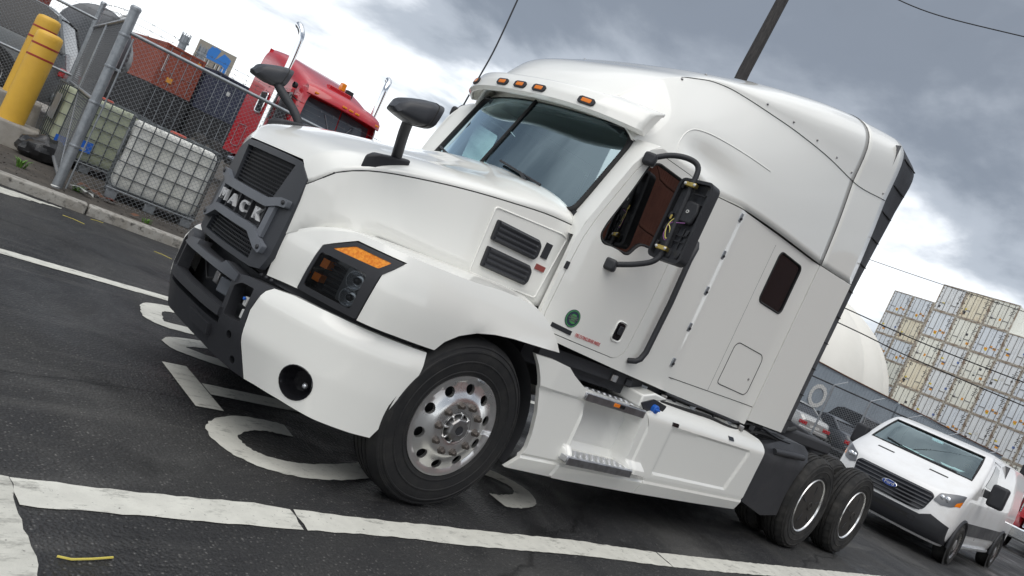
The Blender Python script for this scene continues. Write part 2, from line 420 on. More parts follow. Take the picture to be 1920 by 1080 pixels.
# ------------------------------------------------------------------ ground
def asphalt():
    m = bpy.data.materials.new('asphalt'); m.use_nodes = True; t = m.node_tree; t.nodes.clear(); MATS['asphalt'] = m
    o = N(t, 'ShaderNodeOutputMaterial'); b = N(t, 'ShaderNodeBsdfPrincipled'); t.links.new(b.outputs[0], o.inputs[0])
    tcn = N(t, 'ShaderNodeTexCoord'); vec = tcn.outputs['Object']
    def nz(sc, det=4.0, ro=0.6, dist=0.0):
        n = N(t, 'ShaderNodeTexNoise', in_Scale=sc, in_Detail=det, in_Roughness=ro, in_Distortion=dist); t.links.new(vec, n.inputs['Vector']); return n.outputs['Fac']
    big = ramp(t, [(0.36, (0.013, 0.013, 0.0145)), (0.47, (0.026, 0.026, 0.027)), (0.56, (0.035, 0.0345, 0.034)), (0.68, (0.058, 0.057, 0.055))]); t.links.new(nz(0.55, 7.0, 0.62, 0.6), big.inputs[0])
    # stone specks
    vo = N(t, 'ShaderNodeTexVoronoi', in_Scale=62.0); t.links.new(vec, vo.inputs['Vector'])
    sp = ramp(t, [(0.10, 1.0), (0.42, 0.0)]); t.links.new(vo.outputs['Distance'], sp.inputs[0])
    cr = N(t, 'ShaderNodeSeparateColor'); t.links.new(vo.outputs['Color'], cr.inputs[0])
    hi = ramp(t, [(0.62, 0.0), (1.0, 1.0)]); t.links.new(cr.outputs[0], hi.inputs[0])
    mk = N(t, 'ShaderNodeMath', operation='MULTIPLY'); t.links.new(sp.outputs[0], mk.inputs[0]); t.links.new(hi.outputs[0], mk.inputs[1])
    mx = N(t, 'ShaderNodeMix', data_type='RGBA'); t.links.new(mk.outputs[0], mx.inputs[0]); t.links.new(big.outputs[0], mx.inputs[6]); mx.inputs[7].default_value = (0.17, 0.165, 0.155, 1)
    fine = ramp(t, [(0.3, 0.5), (0.7, 1.5)]); t.links.new(nz(120.0, 3.0), fine.inputs[0])
    mm = N(t, 'ShaderNodeMix', data_type='RGBA', blend_type='MULTIPLY'); mm.inputs[0].default_value = 1.0
    t.links.new(mx.outputs[2], mm.inputs[6]); t.links.new(fine.outputs[0], mm.inputs[7])
    # cracks
    mp = N(t, 'ShaderNodeMapping'); mp.inputs['Scale'].default_value = (0.16, 0.5, 1); mp.inputs['Rotation'].default_value = (0, 0, 0.5); t.links.new(vec, mp.inputs[0])
    wn = N(t, 'ShaderNodeTexNoise', in_Scale=1.7, in_Detail=5.0); t.links.new(vec, wn.inputs['Vector'])
    av = N(t, 'ShaderNodeMix', data_type='VECTOR'); av.inputs[0].default_value = 0.12; t.links.new(mp.outputs[0], av.inputs[4]); t.links.new(wn.outputs['Color'], av.inputs[5])
    cv = N(t, 'ShaderNodeTexVoronoi', feature='DISTANCE_TO_EDGE', in_Scale=1.0); t.links.new(av.outputs[1], cv.inputs['Vector'])
    ck = ramp(t, [(0.0, 0.3), (0.007, 1.0)]); t.links.new(cv.outputs['Distance'], ck.inputs[0])
    m2 = N(t, 'ShaderNodeMix', data_type='RGBA', blend_type='MULTIPLY'); m2.inputs[0].default_value = 1.0; t.links.new(mm.outputs[2], m2.inputs[6]); t.links.new(ck.outputs[0], m2.inputs[7])
    oil = ramp(t, [(0.60, 1.0), (0.70, 0.45)]); t.links.new(nz(1.6, 6.0, 0.55, 0.3), oil.inputs[0])
    m3 = N(t, 'ShaderNodeMix', data_type='RGBA', blend_type='MULTIPLY'); m3.inputs[0].default_value = 1.0; t.links.new(m2.outputs[2], m3.inputs[6]); t.links.new(oil.outputs[0], m3.inputs[7])
    mp2 = N(t, 'ShaderNodeMapping'); mp2.inputs['Scale'].default_value = (0.25, 2.2, 1); mp2.inputs['Location'].default_value = (3, 1, 0); t.links.new(vec, mp2.inputs[0])
    n9 = N(t, 'ShaderNodeTexNoise', in_Scale=1.4, in_Detail=7.0, in_Roughness=0.6); t.links.new(mp2.outputs[0], n9.inputs['Vector'])
    du = ramp(t, [(0.56, 0.0), (0.74, 0.5)]); t.links.new(n9.outputs['Fac'], du.inputs[0])
    m4 = N(t, 'ShaderNodeMix', data_type='RGBA'); t.links.new(du.outputs[0], m4.inputs[0]); t.links.new(m3.outputs[2], m4.inputs[6]); m4.inputs[7].default_value = (0.12, 0.117, 0.11, 1)
    t.links.new(m4.outputs[2], b.inputs['Base Color'])
    rg = ramp(t, [(0.36, 0.30), (0.48, 0.55), (0.7, 0.8)]); t.links.new(nz(0.7, 5.0, 0.6, 0.8), rg.inputs[0]); t.links.new(rg.outputs[0], b.inputs['Roughness'])
    b.inputs['Specular IOR Level'].default_value = 0.30
    bp = N(t, 'ShaderNodeBump', in_Strength=0.9, in_Distance=0.006); t.links.new(vo.outputs['Distance'], bp.inputs['Height'])
    b2 = N(t, 'ShaderNodeBump', in_Strength=0.5, in_Distance=0.004); t.links.new(nz(260.0, 2.0), b2.inputs['Height']); t.links.new(bp.outputs[0], b2.inputs['Normal'])
    t.links.new(b2.outputs[0], b.inputs['Normal'])
asphalt()
def marking(name, base, lo, hi):
    m = bpy.data.materials.new(name); m.use_nodes = True; t = m.node_tree; t.nodes.clear(); MATS[name] = m
    o = N(t, 'ShaderNodeOutputMaterial'); b = N(t, 'ShaderNodeBsdfPrincipled', in_Roughness=0.6); t.links.new(b.outputs[0], o.inputs[0])
    tcn = N(t, 'ShaderNodeTexCoord')
    mp = N(t, 'ShaderNodeMapping'); mp.inputs['Scale'].default_value = (2.2, 6, 1); t.links.new(tcn.outputs['Object'], mp.inputs[0])
    n1 = N(t, 'ShaderNodeTexNoise', in_Scale=2.6, in_Detail=9.0, in_Roughness=0.74); t.links.new(mp.outputs[0], n1.inputs['Vector'])
    n2 = N(t, 'ShaderNodeTexNoise', in_Scale=6.0, in_Detail=6.0, in_Roughness=0.7); t.links.new(tcn.outputs['Object'], n2.inputs['Vector'])
    w = ramp(t, [(lo, 0.0), (hi, 1.0)]); t.links.new(n1.outputs['Fac'], w.inputs[0])
    c2 = ramp(t, [(0.3, tuple(v*.80 for v in base)), (0.65, base)]); t.links.new(n2.outputs['Fac'], c2.inputs[0])
    t.links.new(c2.outputs[0], b.inputs['Base Color'])
    n4 = N(t, 'ShaderNodeTexNoise', in_Scale=46.0, in_Detail=5.0, in_Roughness=0.7); t.links.new(tcn.outputs['Object'], n4.inputs['Vector'])
    pit = ramp(t, [(0.63, 0.0), (0.72, 0.9)]); t.links.new(n4.outputs['Fac'], pit.inputs[0])
    wm = N(t, 'ShaderNodeMath', operation='MAXIMUM'); wk = N(t, 'ShaderNodeMath', operation='MULTIPLY', in_1=0.75)
    t.links.new(w.outputs[0], wk.inputs[0]); t.links.new(wk.outputs[0], wm.inputs[0]); t.links.new(pit.outputs[0], wm.inputs[1])
    tr = N(t, 'ShaderNodeBsdfTransparent'); ms = N(t, 'ShaderNodeMixShader'); t.links.new(wm.outputs[0], ms.inputs[0]); t.links.new(b.outputs[0], ms.inputs[1]); t.links.new(tr.outputs[0], ms.inputs[2]); t.links.new(ms.outputs[0], o.inputs[0])
    bp = N(t, 'ShaderNodeBump', in_Strength=0.35, in_Distance=0.003); n3 = N(t, 'ShaderNodeTexNoise', in_Scale=160.0, in_Detail=3.0); t.links.new(tcn.outputs['Object'], n3.inputs['Vector'])
    t.links.new(n3.outputs['Fac'], bp.inputs['Height']); t.links.new(bp.outputs[0], b.inputs['Normal'])
marking('road_paint', (0.66, 0.65, 0.585), 0.55, 0.72)
marking('road_paint_worn', (0.58, 0.57, 0.51), 0.50, 0.72)
mat('concrete', (0.30, 0.28, 0.25), 0.85, noise=(2.5, (0.20, 0.18, 0.15), 0.4, 0.7), dirt=(7, (0.12, 0.105, 0.09), 0.55, 0.8), bump=(40, 0.4))
mat('kerb_concrete', (0.36, 0.345, 0.315), 0.85, noise=(5, (0.22, 0.20, 0.17), 0.4, 0.7), dirt=(16, (0.06, 0.055, 0.05), 0.52, 0.7), bump=(50, 0.5))
mat('dirt', (0.058, 0.050, 0.042), 0.95, noise=(3.5, (0.10, 0.085, 0.07), 0.45, 0.7), dirt=(22, (0.03, 0.027, 0.024), 0.5, 0.75), bump=(30, 0.8))
def sheet(name, pts, z, material, **kw):
    return MB().add([(a, b, z) for a, b in pts], [tuple(range(len(pts)))]).build(name, material, smooth=0, **kw)
g = sheet('ground', [(-600, -600), (900, -600), (900, 900), (-600, 900)], 0.0, 'asphalt'); struct(g)
KA = radians(-10.0)          # the kerb runs a little askew to the lane
def KP(s, t):                # s along the kerb from the corner post, t away from the road
    ox, oy = -0.68, 6.92
    return (ox + s*cos(KA) - t*sin(KA), oy + s*sin(KA) + t*cos(KA))
yard = MB().prism([KP(-9, -0.42), KP(16, -0.42), KP(16, 40), KP(-9, 40)], 'z', -0.05, 0.09)
struct(yard.build('yard_ground', 'dirt', smooth=0))
# kerb stones
kerb = thing('kerb', 'weathered pale concrete kerb along the foot of the chain link fence', 'kerb', (*KP(0, -0.55), 0))
random.seed(3)
s = -7.2
while s < 14:
    L = 1.15 + random.random()*.25
    dz = random.uniform(-.008, .008)
    a0, a1 = s + .008, s + L - .008
    pr = [KP(a0, -.62), KP(a1, -.62), KP(a1, -.43), KP(a0, -.43)]
    MB().prism(pr, 'z', -.05, .115 + dz).build('kerb_stone', 'kerb_concrete', kerb, bevel=.018)
    s += L
# ragged strip helper for road paint
def jag(pts, amp=0.006, step=0.05, seed=1):
    rnd = random.Random(seed); out = []
    n = len(pts)
    for i in range(n):
        a = Vector(pts[i]); b = Vector(pts[(i+1) % n]); L = (b-a).length; k = max(1, int(L/step))
        for j in range(k):
            q = a + (b-a)*(j/k); out.append((q.x + rnd.uniform(-amp, amp), q.y + rnd.uniform(-amp, amp)))
    return out
def paint(name, pts, label, material='road_paint', z=0.004, amp=0.006, seed=1, parent=None):
    loop = jag(pts, amp, 0.05, seed)
    vv, ff = tri2d(loop, [], 0)
    me = bpy.data.meshes.new(name); me.from_pydata([(a, b, z) for a, b in vv], [], ff)
    o = finish(me, name, material, parent, smooth=0)
    if label: tag(o, label, 'road marking')
    return o
ln = thing('lane_line', 'long white lane line in front of the white semi truck, cracked near its left end', 'road marking', (0, -.25, 0))
paint('line_segment', [(-2.05, -.11), (-1.65, -.135), (-1.08, -.13), (-.90, -.155), (-.915, -.335), (-1.13, -.33), (-1.7, -.32), (-2.045, -.312)], None, seed=4, parent=ln)
paint('line_segment', [(-.885, -.157), (-.35, -.18), (.35, -.195), (1.27, -.215), (2.15, -.285), (2.10, -.475), (1.19, -.405), (.15, -.375), (-.45, -.335), (-.90, -.337)], None, seed=5, parent=ln)
paint('line_segment', [(2.165, -.286), (3.8, -.34), (6.8, -.41), (12, -.56), (24, -.9), (24, -1.12), (12, -.77), (6.8, -.62), (2.9, -.51), (2.115, -.476)], None, seed=6, parent=ln)
paint('stop_bar', [(-2.052, -.105), (-2.052, -2.9), (-2.62, -2.9), (-2.62, -.10)], 'wide worn white stop bar across the road at the lower left corner', 'road_paint_worn', amp=.009, seed=7)
paint('edge_line', [(-14, 3.28), (.0, 3.27), (12, 3.27), (30, 3.3), (30, 3.45), (12, 3.42), (0, 3.42), (-14, 3.46)], 'thin white line running past the front of the truck on the far side', seed=8)
paint('gore_mark', [KP(-1.7, -1.75), KP(-.55, -1.25), KP(.1, -.78), KP(-.35, -.80), KP(-.75, -.83), KP(-1.3, -.98), KP(-1.9, -1.3)], 'broken white paint patch on the road beside the kerb', 'road_paint_worn', amp=.02, seed=9)
# the word STOP, read from the truck's rear, letters 2.4 m long
def stroke(path, w, closed=False):
    P = [Vector(q) for q in path]; n = len(P); Lft = []; Rgt = []
    for i in range(n):
        if closed: d = P[(i+1) % n] - P[i-1]
        else: d = P[min(i+1, n-1)] - P[max(i-1, 0)]
        d.normalize(); nn = Vector((-d.y, d.x))*(w/2); Lft.append(P[i]+nn); Rgt.append(P[i]-nn)
    return Lft, Rgt
def letter(name, path, w, label, closed=False, extra=None, seed=1):
    rnd = random.Random(seed); Lf, Rg = stroke(path, w, closed); mb = MB()
    R = [[(a.x + rnd.uniform(-.006, .006), a.y + rnd.uniform(-.006, .006), .004), (b.x + rnd.uniform(-.006, .006), b.y + rnd.uniform(-.006, .006), .004)] for a, b in zip(Lf, Rg)]
    if closed: R.append(R[0])
    mb.rows(R)
    if extra: extra(mb)
    o = mb.build(name, 'road_paint', smooth=0); tag(o, label, 'road marking', 'letters of the word painted on the lane'); return o
def ell(cx, cy, rx, ry, a0, a1, n=40): return [(cx + rx*cos(radians(a0 + (a1-a0)*k/n)), cy + ry*sin(radians(a0 + (a1-a0)*k/n))) for k in range(n+1)]
S = [(-.42, .835)] + ell(-.62, .56, .325, .275, 78, 270) + [(-.30, .315), (.05, .40), (.35, .50), (.62, .60), (.85, .65)]
S = [tuple(q)[:2] for q in crom([(-.44, .825, 0), (-.62, .845, 0), (-.80, .79, 0), (-.93, .66, 0), (-.945, .50, 0), (-.87, .37, 0), (-.72, .30, 0), (-.5, .30, 0), (-.1, .42, 0), (.35, .62, 0), (.72, .745, 0), (1.0, .76, 0), (1.22, .70, 0), (1.345, .57, 0), (1.35, .44, 0), (1.24, .315, 0), (1.05, .255, 0), (.90, .25, 0)], 8)]
letter('painted_letter', S, .175, 'white painted letter S on the asphalt under the front wheel', seed=2)
letter('painted_letter', [(-.895, .95), (-.895, 1.62)], .17, 'white painted letter T on the asphalt under the bumper', extra=lambda mb: mb.add([(-.805, 1.19, .004), (1.44, 1.19, .004), (1.44, 1.36, .004), (-.805, 1.36, .004)], [(0, 1, 2, 3)]), seed=3)
letter('painted_letter', ell(.30, 2.05, 1.06, .265, 0, 354, 60), .16, 'white painted letter O on the asphalt under the bumper', closed=True, seed=4)
letter('painted_letter', [tuple(q)[:2] for q in crom([(1.44, 2.52, 0), (.4, 2.52, 0), (-.2, 2.52, 0), (-.7, 2.52, 0), (-.72, 2.75, 0), (-.62, 2.95, 0), (-.3, 3.04, 0), (.0, 2.98, 0), (.12, 2.80, 0), (.14, 2.62, 0)], 8)], .16, 'white painted letter P on the asphalt, partly hidden past the bumper', seed=5)
mat('straw', (0.60, 0.50, 0.10), 0.7)
def strawbit(pts, r, label):
    tag(MB().tube(pts, r, 5).build('yellow_strap', 'straw'), label, 'litter', 'yellow strips lying on the road')
strawbit([(-1.985, -.62, .006), (-1.945, -.635, .006), (-1.88, -.63, .007), (-1.81, -.615, .006)], .004, 'bent yellow plastic strip in the lower left corner')
for i, (a, b, L, an, lb) in enumerate([(-.80, 5.72, .22, -.5, 'thin yellow strip on the road below the paint patch'), (-.45, 6.05, .14, .2, 'short yellow strip lying on the paint patch'), (.05, 5.35, .2, -.7, 'yellow strip on the road nearest the bumper')]):
    strawbit([(a, b, .006), (a + L*.5*cos(an), b + L*.5*sin(an) + .02, .008), (a + L*cos(an), b + L*sin(an), .006)], .0028, lb)
# ================================================================== the white semi truck
T = thing('semi_truck', 'large white semi truck with tall sleeper and black grille, parked in the middle', 'truck', (1.5, 1.2, 0))
def both(o): mirror_tree(o); return o
def text_mb(body, size, extrude, M, bold=0.0, shear=0.0):
    cu = bpy.data.curves.new('t', 'FONT'); cu.body = body; cu.size = size; cu.extrude = extrude; cu.offset = bold; cu.shear = shear
    cu.align_x = 'CENTER'; cu.align_y = 'CENTER'; cu.resolution_u = 3
    ob = bpy.data.objects.new('t', cu); COL.objects.link(ob)
    dg = bpy.context.evaluated_depsgraph_get(); me = bpy.data.meshes.new_from_object(ob.evaluated_get(dg))
    bpy.data.objects.remove(ob); bpy.data.curves.remove(cu)
    me.transform(M); return me
def text(name, body, size, extrude, M, material, parent, bold=0.0, bevel=0.0):
    me = text_mb(body, size, extrude, M, bold); me.materials.clear()
    return finish(me, name, material, parent, 30, bevel)
def frame_M(o, X, Y):
    X = Vector(X).normalized(); Y = Vector(Y).normalized(); Z = X.cross(Y)
    return Matrix(((X.x, Y.x, Z.x, o[0]), (X.y, Y.y, Z.y, o[1]), (X.z, Y.z, Z.z, o[2]), (0, 0, 0, 1)))
# ------------------------------------------------------------ surfaces
def smooth01(a, b, v):
    t = min(max((v-a)/(b-a), 0), 1); return t*t*(3-2*t)
FU = [(0,0),(.12,.085),(.241,.178),(.301,.233),(.349,.279),(.512,.45),(.803,.746),(1.0,.938),(1.176,1.11),(2.112,2.047)]
class Fender(Plan):
    def at(s, u): return Plan.at(s, interp(FU, u))
FEN = Fender([(-1.05,.715),(-.995,.555),(-.96,.42),(-.905,.295),(-.84,.175),(-.75,.08),(-.62,.03),(-.45,.005),(-.2,0),(.2,0),(.62,.02)],
           lambda u, z: .055*max(0.0, (z-1.08)/.22)**1.6 + .012*max(0, (1.0-z)/.15) - .012*math.exp(-((z-1.09)/.03)**2)*(1 if 1.3 < u < 2.0 else 0))
BUM = Plan([(-1.175,1.2),(-1.165,.9),(-1.095,.60),(-1.015,.43),(-.91,.26),(-.775,.13),(-.62,.05),(-.48,.012),(-.36,0)],
           lambda u, z: .45*max(0.0, z-.775) + (.30 if u < .75 else .30 - .24*min(1, (u-.75)/.4))*max(0, .56-z))
def BM(u, z, d=0.0):
    if u >= 0: return BUM(u, z, d)
    q = BUM(-u, z, d); return (q[0], 2*YC - q[1], q[2])
SEAM = [(-1.055,1.388),(-.99,1.512),(-.85,1.602),(-.6,1.678),(-.3,1.747),(0,1.80),(.3,1.843),(.52,1.857)]
HOD = Plan([(-1.052,.715),(-.995,.605),(-.85,.51),(-.6,.45),(-.3,.40),(0,.355),(.3,.315),(.52,.29)])
def seamz(x): return interp(SEAM, x)
LEDGE = [(0, 1.10), (.14, 1.20), (.25, 1.25), (.42, 1.292), (.8, 1.315), (1.2, 1.33), (2, 1.33)]
def _hlean(u, z):
    x = HOD.at(u)[0].x; zl = interp(LEDGE, u) - .012
    k = -.10*max(0.0, seamz(x) - max(z, zl))*smooth01(-1.02, -.55, x)
    if z < zl: k += (zl - z)*1.1
    return k
HOD.lean = _hlean
def CABY(x, z):
    y = .12
    if z > 1.85: y += .03*((z-1.85)/.75)*(1.0 if x < 1.3 else max(0.0, 1-(x-1.3)/.5))
    if x < .85: y += .45*(.85-x)**2
    t = min(max((x-1.86)/.16, 0), 1); y += .018*t*t*(3-2*t)
    if x > 3.25: y -= .018*min((x-3.25)/.12, 1)
    if z < 1.75 and x < 1.9: y += .03*(1.75-z)**2
    return y
def CAB(x, z, d=0.0): return (x, CABY(x, z) + d, z)
# ------------------------------------------------------------ hood
us = [HOD.L[-1]*k/46 for k in range(47)]
HC = [(-1.055,.112),(-.99,.082),(-.85,.075),(-.6,.092),(-.3,.09),(0,.105),(.3,.155),(.52,.185)]
R = []
for u in us:
    q, n = HOD.at(u); zs = seamz(q.x) + .004; h = interp(HC, q.x); row = []
    fr = (q.x + 1.08)/1.6; dxx = -.03*(1-fr) - .17*fr*fr
    for k in range(41):
        t = -1 + k/20; y = YC + t*(YC - q.y); e = max(0.0, 1-abs(t)**3.4)
        sm = e**.62; fl = min(1.0, (1-abs(t))/.24); fl = fl if abs(t) < .999 else 0.0; kf = smooth01(-.72, -1.06, q.x)
        z = zs + h*(sm*(1-kf) + fl*kf)
        # two long shallow valleys either side of the middle ridge
        z -= .012*math.exp(-((abs(t)-.45)/.16)**2)*min(1, max(0, (q.x+.9)/.5))
        row.append((q.x + dxx*(1-t*t), y, z))
    R.append(row)
R.insert(0, [(-1.088 + .045*((q[1]-YC)/.53)**2 + (q[2]-.9)*.05 - .012, q[1], q[2]-.004) for q in R[0]])
hood = MB().rows(R).build('hood', 'white_paint', T, smooth=60)
hm = hood.modifiers.new('thick', 'SOLIDIFY'); hm.thickness = .012; hm.offset = -1
lo = [(0,1.03),(.06,1.06),(.14,1.11),(.25,1.18),(.42,1.24),(.8,1.28),(1.2,1.30),(HOD.L[-1]-.02,1.30)]
top = [(u, seamz(HOD.at(u)[0].x) - .004) for u in [HOD.L[-1]*k/24 for k in range(24, -1, -1)]]
hs = panel('hood_side', 'white_paint', T, lo + top, [], HOD, .015, .06, .003); both(hs)
gap = MB().tube([HOD(u, seamz(HOD.at(u)[0].x), .004) for u in [HOD.L[-1]*k/40 for k in range(41)]], .005, 5).build('hood_seam', 'seam', T); both(gap)
# side vents in their pressed panel
def louvre(z0, z1, u0, u1):
    fr = MB()
    out = [(u0, z0), (u1-.02, z0), (u1, z0+.03), (u1, z1-.03), (u1-.03, z1), (u0, z1)]
    me = fillpanel(rpoly(out, .012, 3), [], lambda u, v, d: HOD(u, v, d-.022), .03, .05)
    v = finish(me, 'hood_vent', 'black_plastic', T, 30, .004)
    for k in range(4):
        zz = z0 + (z1-z0)*(k+.5)/4
        MB().rows([[HOD(u, zz-.013, -.023) for u in (u0+.015, (u0+u1)/2, u1-.03)], [HOD(u, zz+.002, -.035) for u in (u0+.015, (u0+u1)/2, u1-.03)], [HOD(u, zz+.012, -.023) for u in (u0+.015, (u0+u1)/2, u1-.03)]]).build('slat', 'mirror_plastic', v, smooth=20)
    return v
def hu(x):
    lo_, hi_ = 0, HOD.L[-1]
    for _ in range(30):
        m = (lo_+hi_)/2
        if HOD.at(m)[0].x < x: lo_ = m
        else: hi_ = m
    return lo_
for z0, z1 in ((1.55, 1.675), (1.385, 1.51)): both(louvre(z0, z1, hu(-.05), hu(.305)))
rim = rpoly([(hu(-.10), 1.325), (hu(.41), 1.34), (hu(.485), 1.76), (hu(.44), 1.775), (hu(-.09), 1.735)], .02, 3)
MBv = MB().tube([HOD(u, v, -.002) for u, v in rim], .006, 6, closed=True); both(MBv.build('vent_surround', 'white_paint', T, smooth=80))
MB().prism([(hu(.35), 1.60), (hu(.40), 1.60), (hu(.405), 1.70), (hu(.355), 1.70)], 'z', 0, 0)
pl = panel('side_badge', 'black_plastic', T, [(hu(.335), 1.585), (hu(.385), 1.585), (hu(.395), 1.685), (hu(.345), 1.685)], [], lambda u, v, d: HOD(u, v, d-.008), .012, 0, .002)
pl2 = panel('side_badge', 'badge_red', T, [(hu(.325), 1.505), (hu(.40), 1.505), (hu(.405), 1.54), (hu(.33), 1.54)], [], lambda u, v, d: HOD(u, v, d-.008), .012, 0, .002)
# ------------------------------------------------------------ fender
crease = [(1.80,1.300),(1.646,1.314),(1.488,1.312),(1.302,1.297),(1.11,1.290),(.9,1.287),(.745,1.285),(.6,1.285),(.477,1.278),(.369,1.247),(.241,1.2),(.12,1.155),(.027,1.116),(0,1.105)]
fo = [(0,.868),(.295,.887),(.342,1.150),(.508,1.247),(.815,1.249),(.716,1.146),(.692,.887),(.91,.888),(1.176,.885),(1.213,.944),(1.285,1.0),(1.394,1.046),(1.518,1.074),(1.66,1.088),(1.887,1.095),(2.112,1.101),(2.05,1.165),(1.98,1.222),(1.9,1.263)] + crease
fen = panel('fender', 'white_paint', T, fo, [], FEN, .05, .05, .006, 35); both(fen)
cc = [(c[0], c[1]) for c in crease]
R = []
dense = []
for (a, b), (c, d) in zip(cc, cc[1:]):
    for k in range(4): dense.append((a + (c-a)*k/4, b + (d-b)*k/4))
dense.append(cc[-1])
for u, z in dense:
    o = Vector(FEN(u, z, .002))
    x = max(min(o.x + .02*0, .5), -1.08); f = min(1.0, u/.42)
    uu = hu(min(x, .5)) if u > .3 else hu(-1.08 + .30*(u/.3)*0 + (x+1.08))
    zi = min(interp([(0, 1.105), (.14, 1.20), (.25, 1.25), (.42, 1.292), (.8, 1.315), (1.2, 1.33), (2, 1.33)], uu), 1.34)
    i = Vector(HOD(uu, zi, .01))
    row = []
    for k in range(7):
        t = k/6; q = o.lerp(i, t); q.z += .010*sin(pi*t); row.append(q)
    R.append(row)
ledge = MB().rows(R).build('fender_top', 'white_paint', T, smooth=60); both(ledge)
# rear closing face of the fender and dark wheel housing
both(MB().rows([[FEN(u, z, 0.002) for u, z in [(2.112,1.101),(2.05,1.165),(1.98,1.222),(1.9,1.263),(1.80,1.30)]], [(FEN(u, z, 0)[0], .40, z) for u, z in [(2.112,1.101),(2.05,1.165),(1.98,1.222),(1.9,1.263),(1.80,1.325)]]]).build('fender_back', 'white_paint', T, smooth=60))
ho = []
for k in range(25):
    a = radians(-20 + 220*k/24); ho.append((.60*cos(a)+.02, .52 + .56*sin(a)))
both(MB().rows([[(x, .06, z) for x, z in ho], [(x, .62, z) for x, z in ho]]).add([(x, .62, z) for x, z in ho], [tuple(range(25))]).build('wheel_housing', 'interior_dark', T))
both(MB().box(-.86, -.64, .40, 1.0, .42, .80).build('inner_structure', 'interior_dark', T))
MB().box(-.9, .5, .62, 1.78, .55, 1.35).build('engine_block', 'interior_dark', T)
# ------------------------------------------------------------ headlights
hb = [(.349,1.147),(.510,1.240),(.803,1.243),(.710,1.141),(.686,.889),(.301,.89)]
lens = [(.362,1.118),(.648,1.118),(.640,.922),(.334,.922)]
amb = [(.412,1.158),(.518,1.218),(.735,1.218),(.684,1.166)]
hl = panel('headlight', 'black_plastic', T, rpoly(hb, .012, 2), [rpoly(lens, .02, 3), rpoly(amb, .008, 2)], lambda u, v, d: FEN(u, v, d-.004), .05, .05, .003)
panel('housing', 'lens_dark', hl, rpoly(lens, .02, 3), [], lambda u, v, d: FEN(u, v, d+.085), .01, .08, 0)
panel('turn_signal', 'amber_bright', hl, rpoly(amb, .008, 2), [], lambda u, v, d: FEN(u, v, d-.001), .02, .04, .002)
panel('lens', 'lens_clear', hl, rpoly(lens, .02, 3), [], lambda u, v, d: FEN(u, v, d+.004), .004, .06, 0)
for (u0, u1, z0, z1) in ((.372, .418, 1.045, 1.092), (.352, .402, .966, 1.008)):
    panel('side_reflector', 'amber', hl, [(u0, z0), (u1, z0), (u1+.005, z1), (u0+.005, z1)], [], lambda u, v, d: FEN(u, v, d+.02), .05, .05, .002)
for (u0, z0, r) in ((.590, 1.060, .048), (.588, .968, .046)):
    q = Vector(FEN(u0, z0, .06)); nrm = FEN.at(u0)[1]
    M = nrm.to_track_quat('Y', 'Z').to_matrix()
    mb = MB().lathe([(.001, .0), (r*.6, .004), (r*.85, -.012), (r, -.035), (r*1.05, -.035)], (0, 0, 0), 'y', 20)
    mb.v = [tuple(M @ Vector(v) + q) for v in mb.v]; mb.build('reflector_bowl', 'reflector', hl, smooth=50)
    mb = MB().sphere((0, -.012, 0), r*.42, 12, 8); mb.v = [tuple(M @ Vector(v) + q) for v in mb.v]; mb.build('projector', 'lens_dark', hl, smooth=60)
for z in (1.085, 1.055, 1.025, .995, .965, .940):
    MB().tube([FEN(u, z, .055) for u in (.42, .46, .50, .535)], .005, 5).build('trim_line', 'slat_grey', hl)
panel('inner_bezel', 'lamp_grey', hl, rpoly([(.525, 1.112), (.645, 1.112), (.636, .928), (.515, .928)], .015, 2), [[(.590 + .05*cos(2*pi*k/20), 1.060 + .044*sin(2*pi*k/20)) for k in range(20)], [(.588 + .047*cos(2*pi*k/20), .968 + .040*sin(2*pi*k/20)) for k in range(20)]], lambda u, v, d: FEN(u, v, d+.035), .03, .05, 0)
both(hl)
# ------------------------------------------------------------ grille
def GX(y, z): return -1.125 + .05*((y-YC)/.53)**2 + (z-.9)*.05
def GR(y, z, d=0.0): return (GX(y, z) + d, y, z)
def sym(pts): return pts + [(2*YC - a, b) for a, b in reversed(pts)]
go = sym([(1.0, 1.500), (.825, 1.495), (.715, 1.418), (.705, 1.30), (.702, 1.10), (.702, .97), (.735, .885), (.82, .868)][::-1])
go = [(YC + (a-YC), b) for a, b in go]
up = sym([(.945, 1.222), (.875, 1.452)]); lw = sym([(.90, .905), (.915, 1.045), (.93, 1.200)])
gf = panel('grille_frame', 'frame_plastic', T, go, [sym([(.925, 1.222), (.862, 1.462)]), sym([(.865, .900), (.905, 1.185)])], GR, .035, .06, .006)
panel('grille_backing', 'interior_dark', T, sym([(.86, .89), (.84, 1.47)]), [], lambda y, z, d: GR(y, z, d+.055), .01, .1, 0)
k = 0
for z in [1.238 + .0215*i for i in range(10)] + [.915 + .0215*i for i in range(6)]:
    w = .345 if z < 1.1 else interp([(1.22, .275), (1.46, .338)], z)
    pts = [GR(YC - w + 2*w*i/8, z, .026) for i in range(9)]
    mb = MB().rows([[(x-.010, y, zz-.003) for x, y, zz in pts], [(x-.012, y, zz+.003) for x, y, zz in pts], [(x+.018, y, zz+.005) for x, y, zz in pts], [(x+.018, y, zz-.004) for x, y, zz in pts]], True)
    mb.build('grille_slat', 'slat_grey', T, smooth=0)
for i in range(27):
    y = YC - .27 + .54*i/26
    MB().rows([[GR(y-.002, z, .022) for z in (1.225, 1.46)], [GR(y+.002, z, .022) for z in (1.225, 1.46)]]).build('grille_rod', 'black_plastic', T, smooth=0)
    if i % 1 == 0: MB().rows([[GR(y-.002, z, .022) for z in (.905, 1.05)], [GR(y+.002, z, .022) for z in (.905, 1.05)]]).build('grille_rod', 'black_plastic', T, smooth=0)
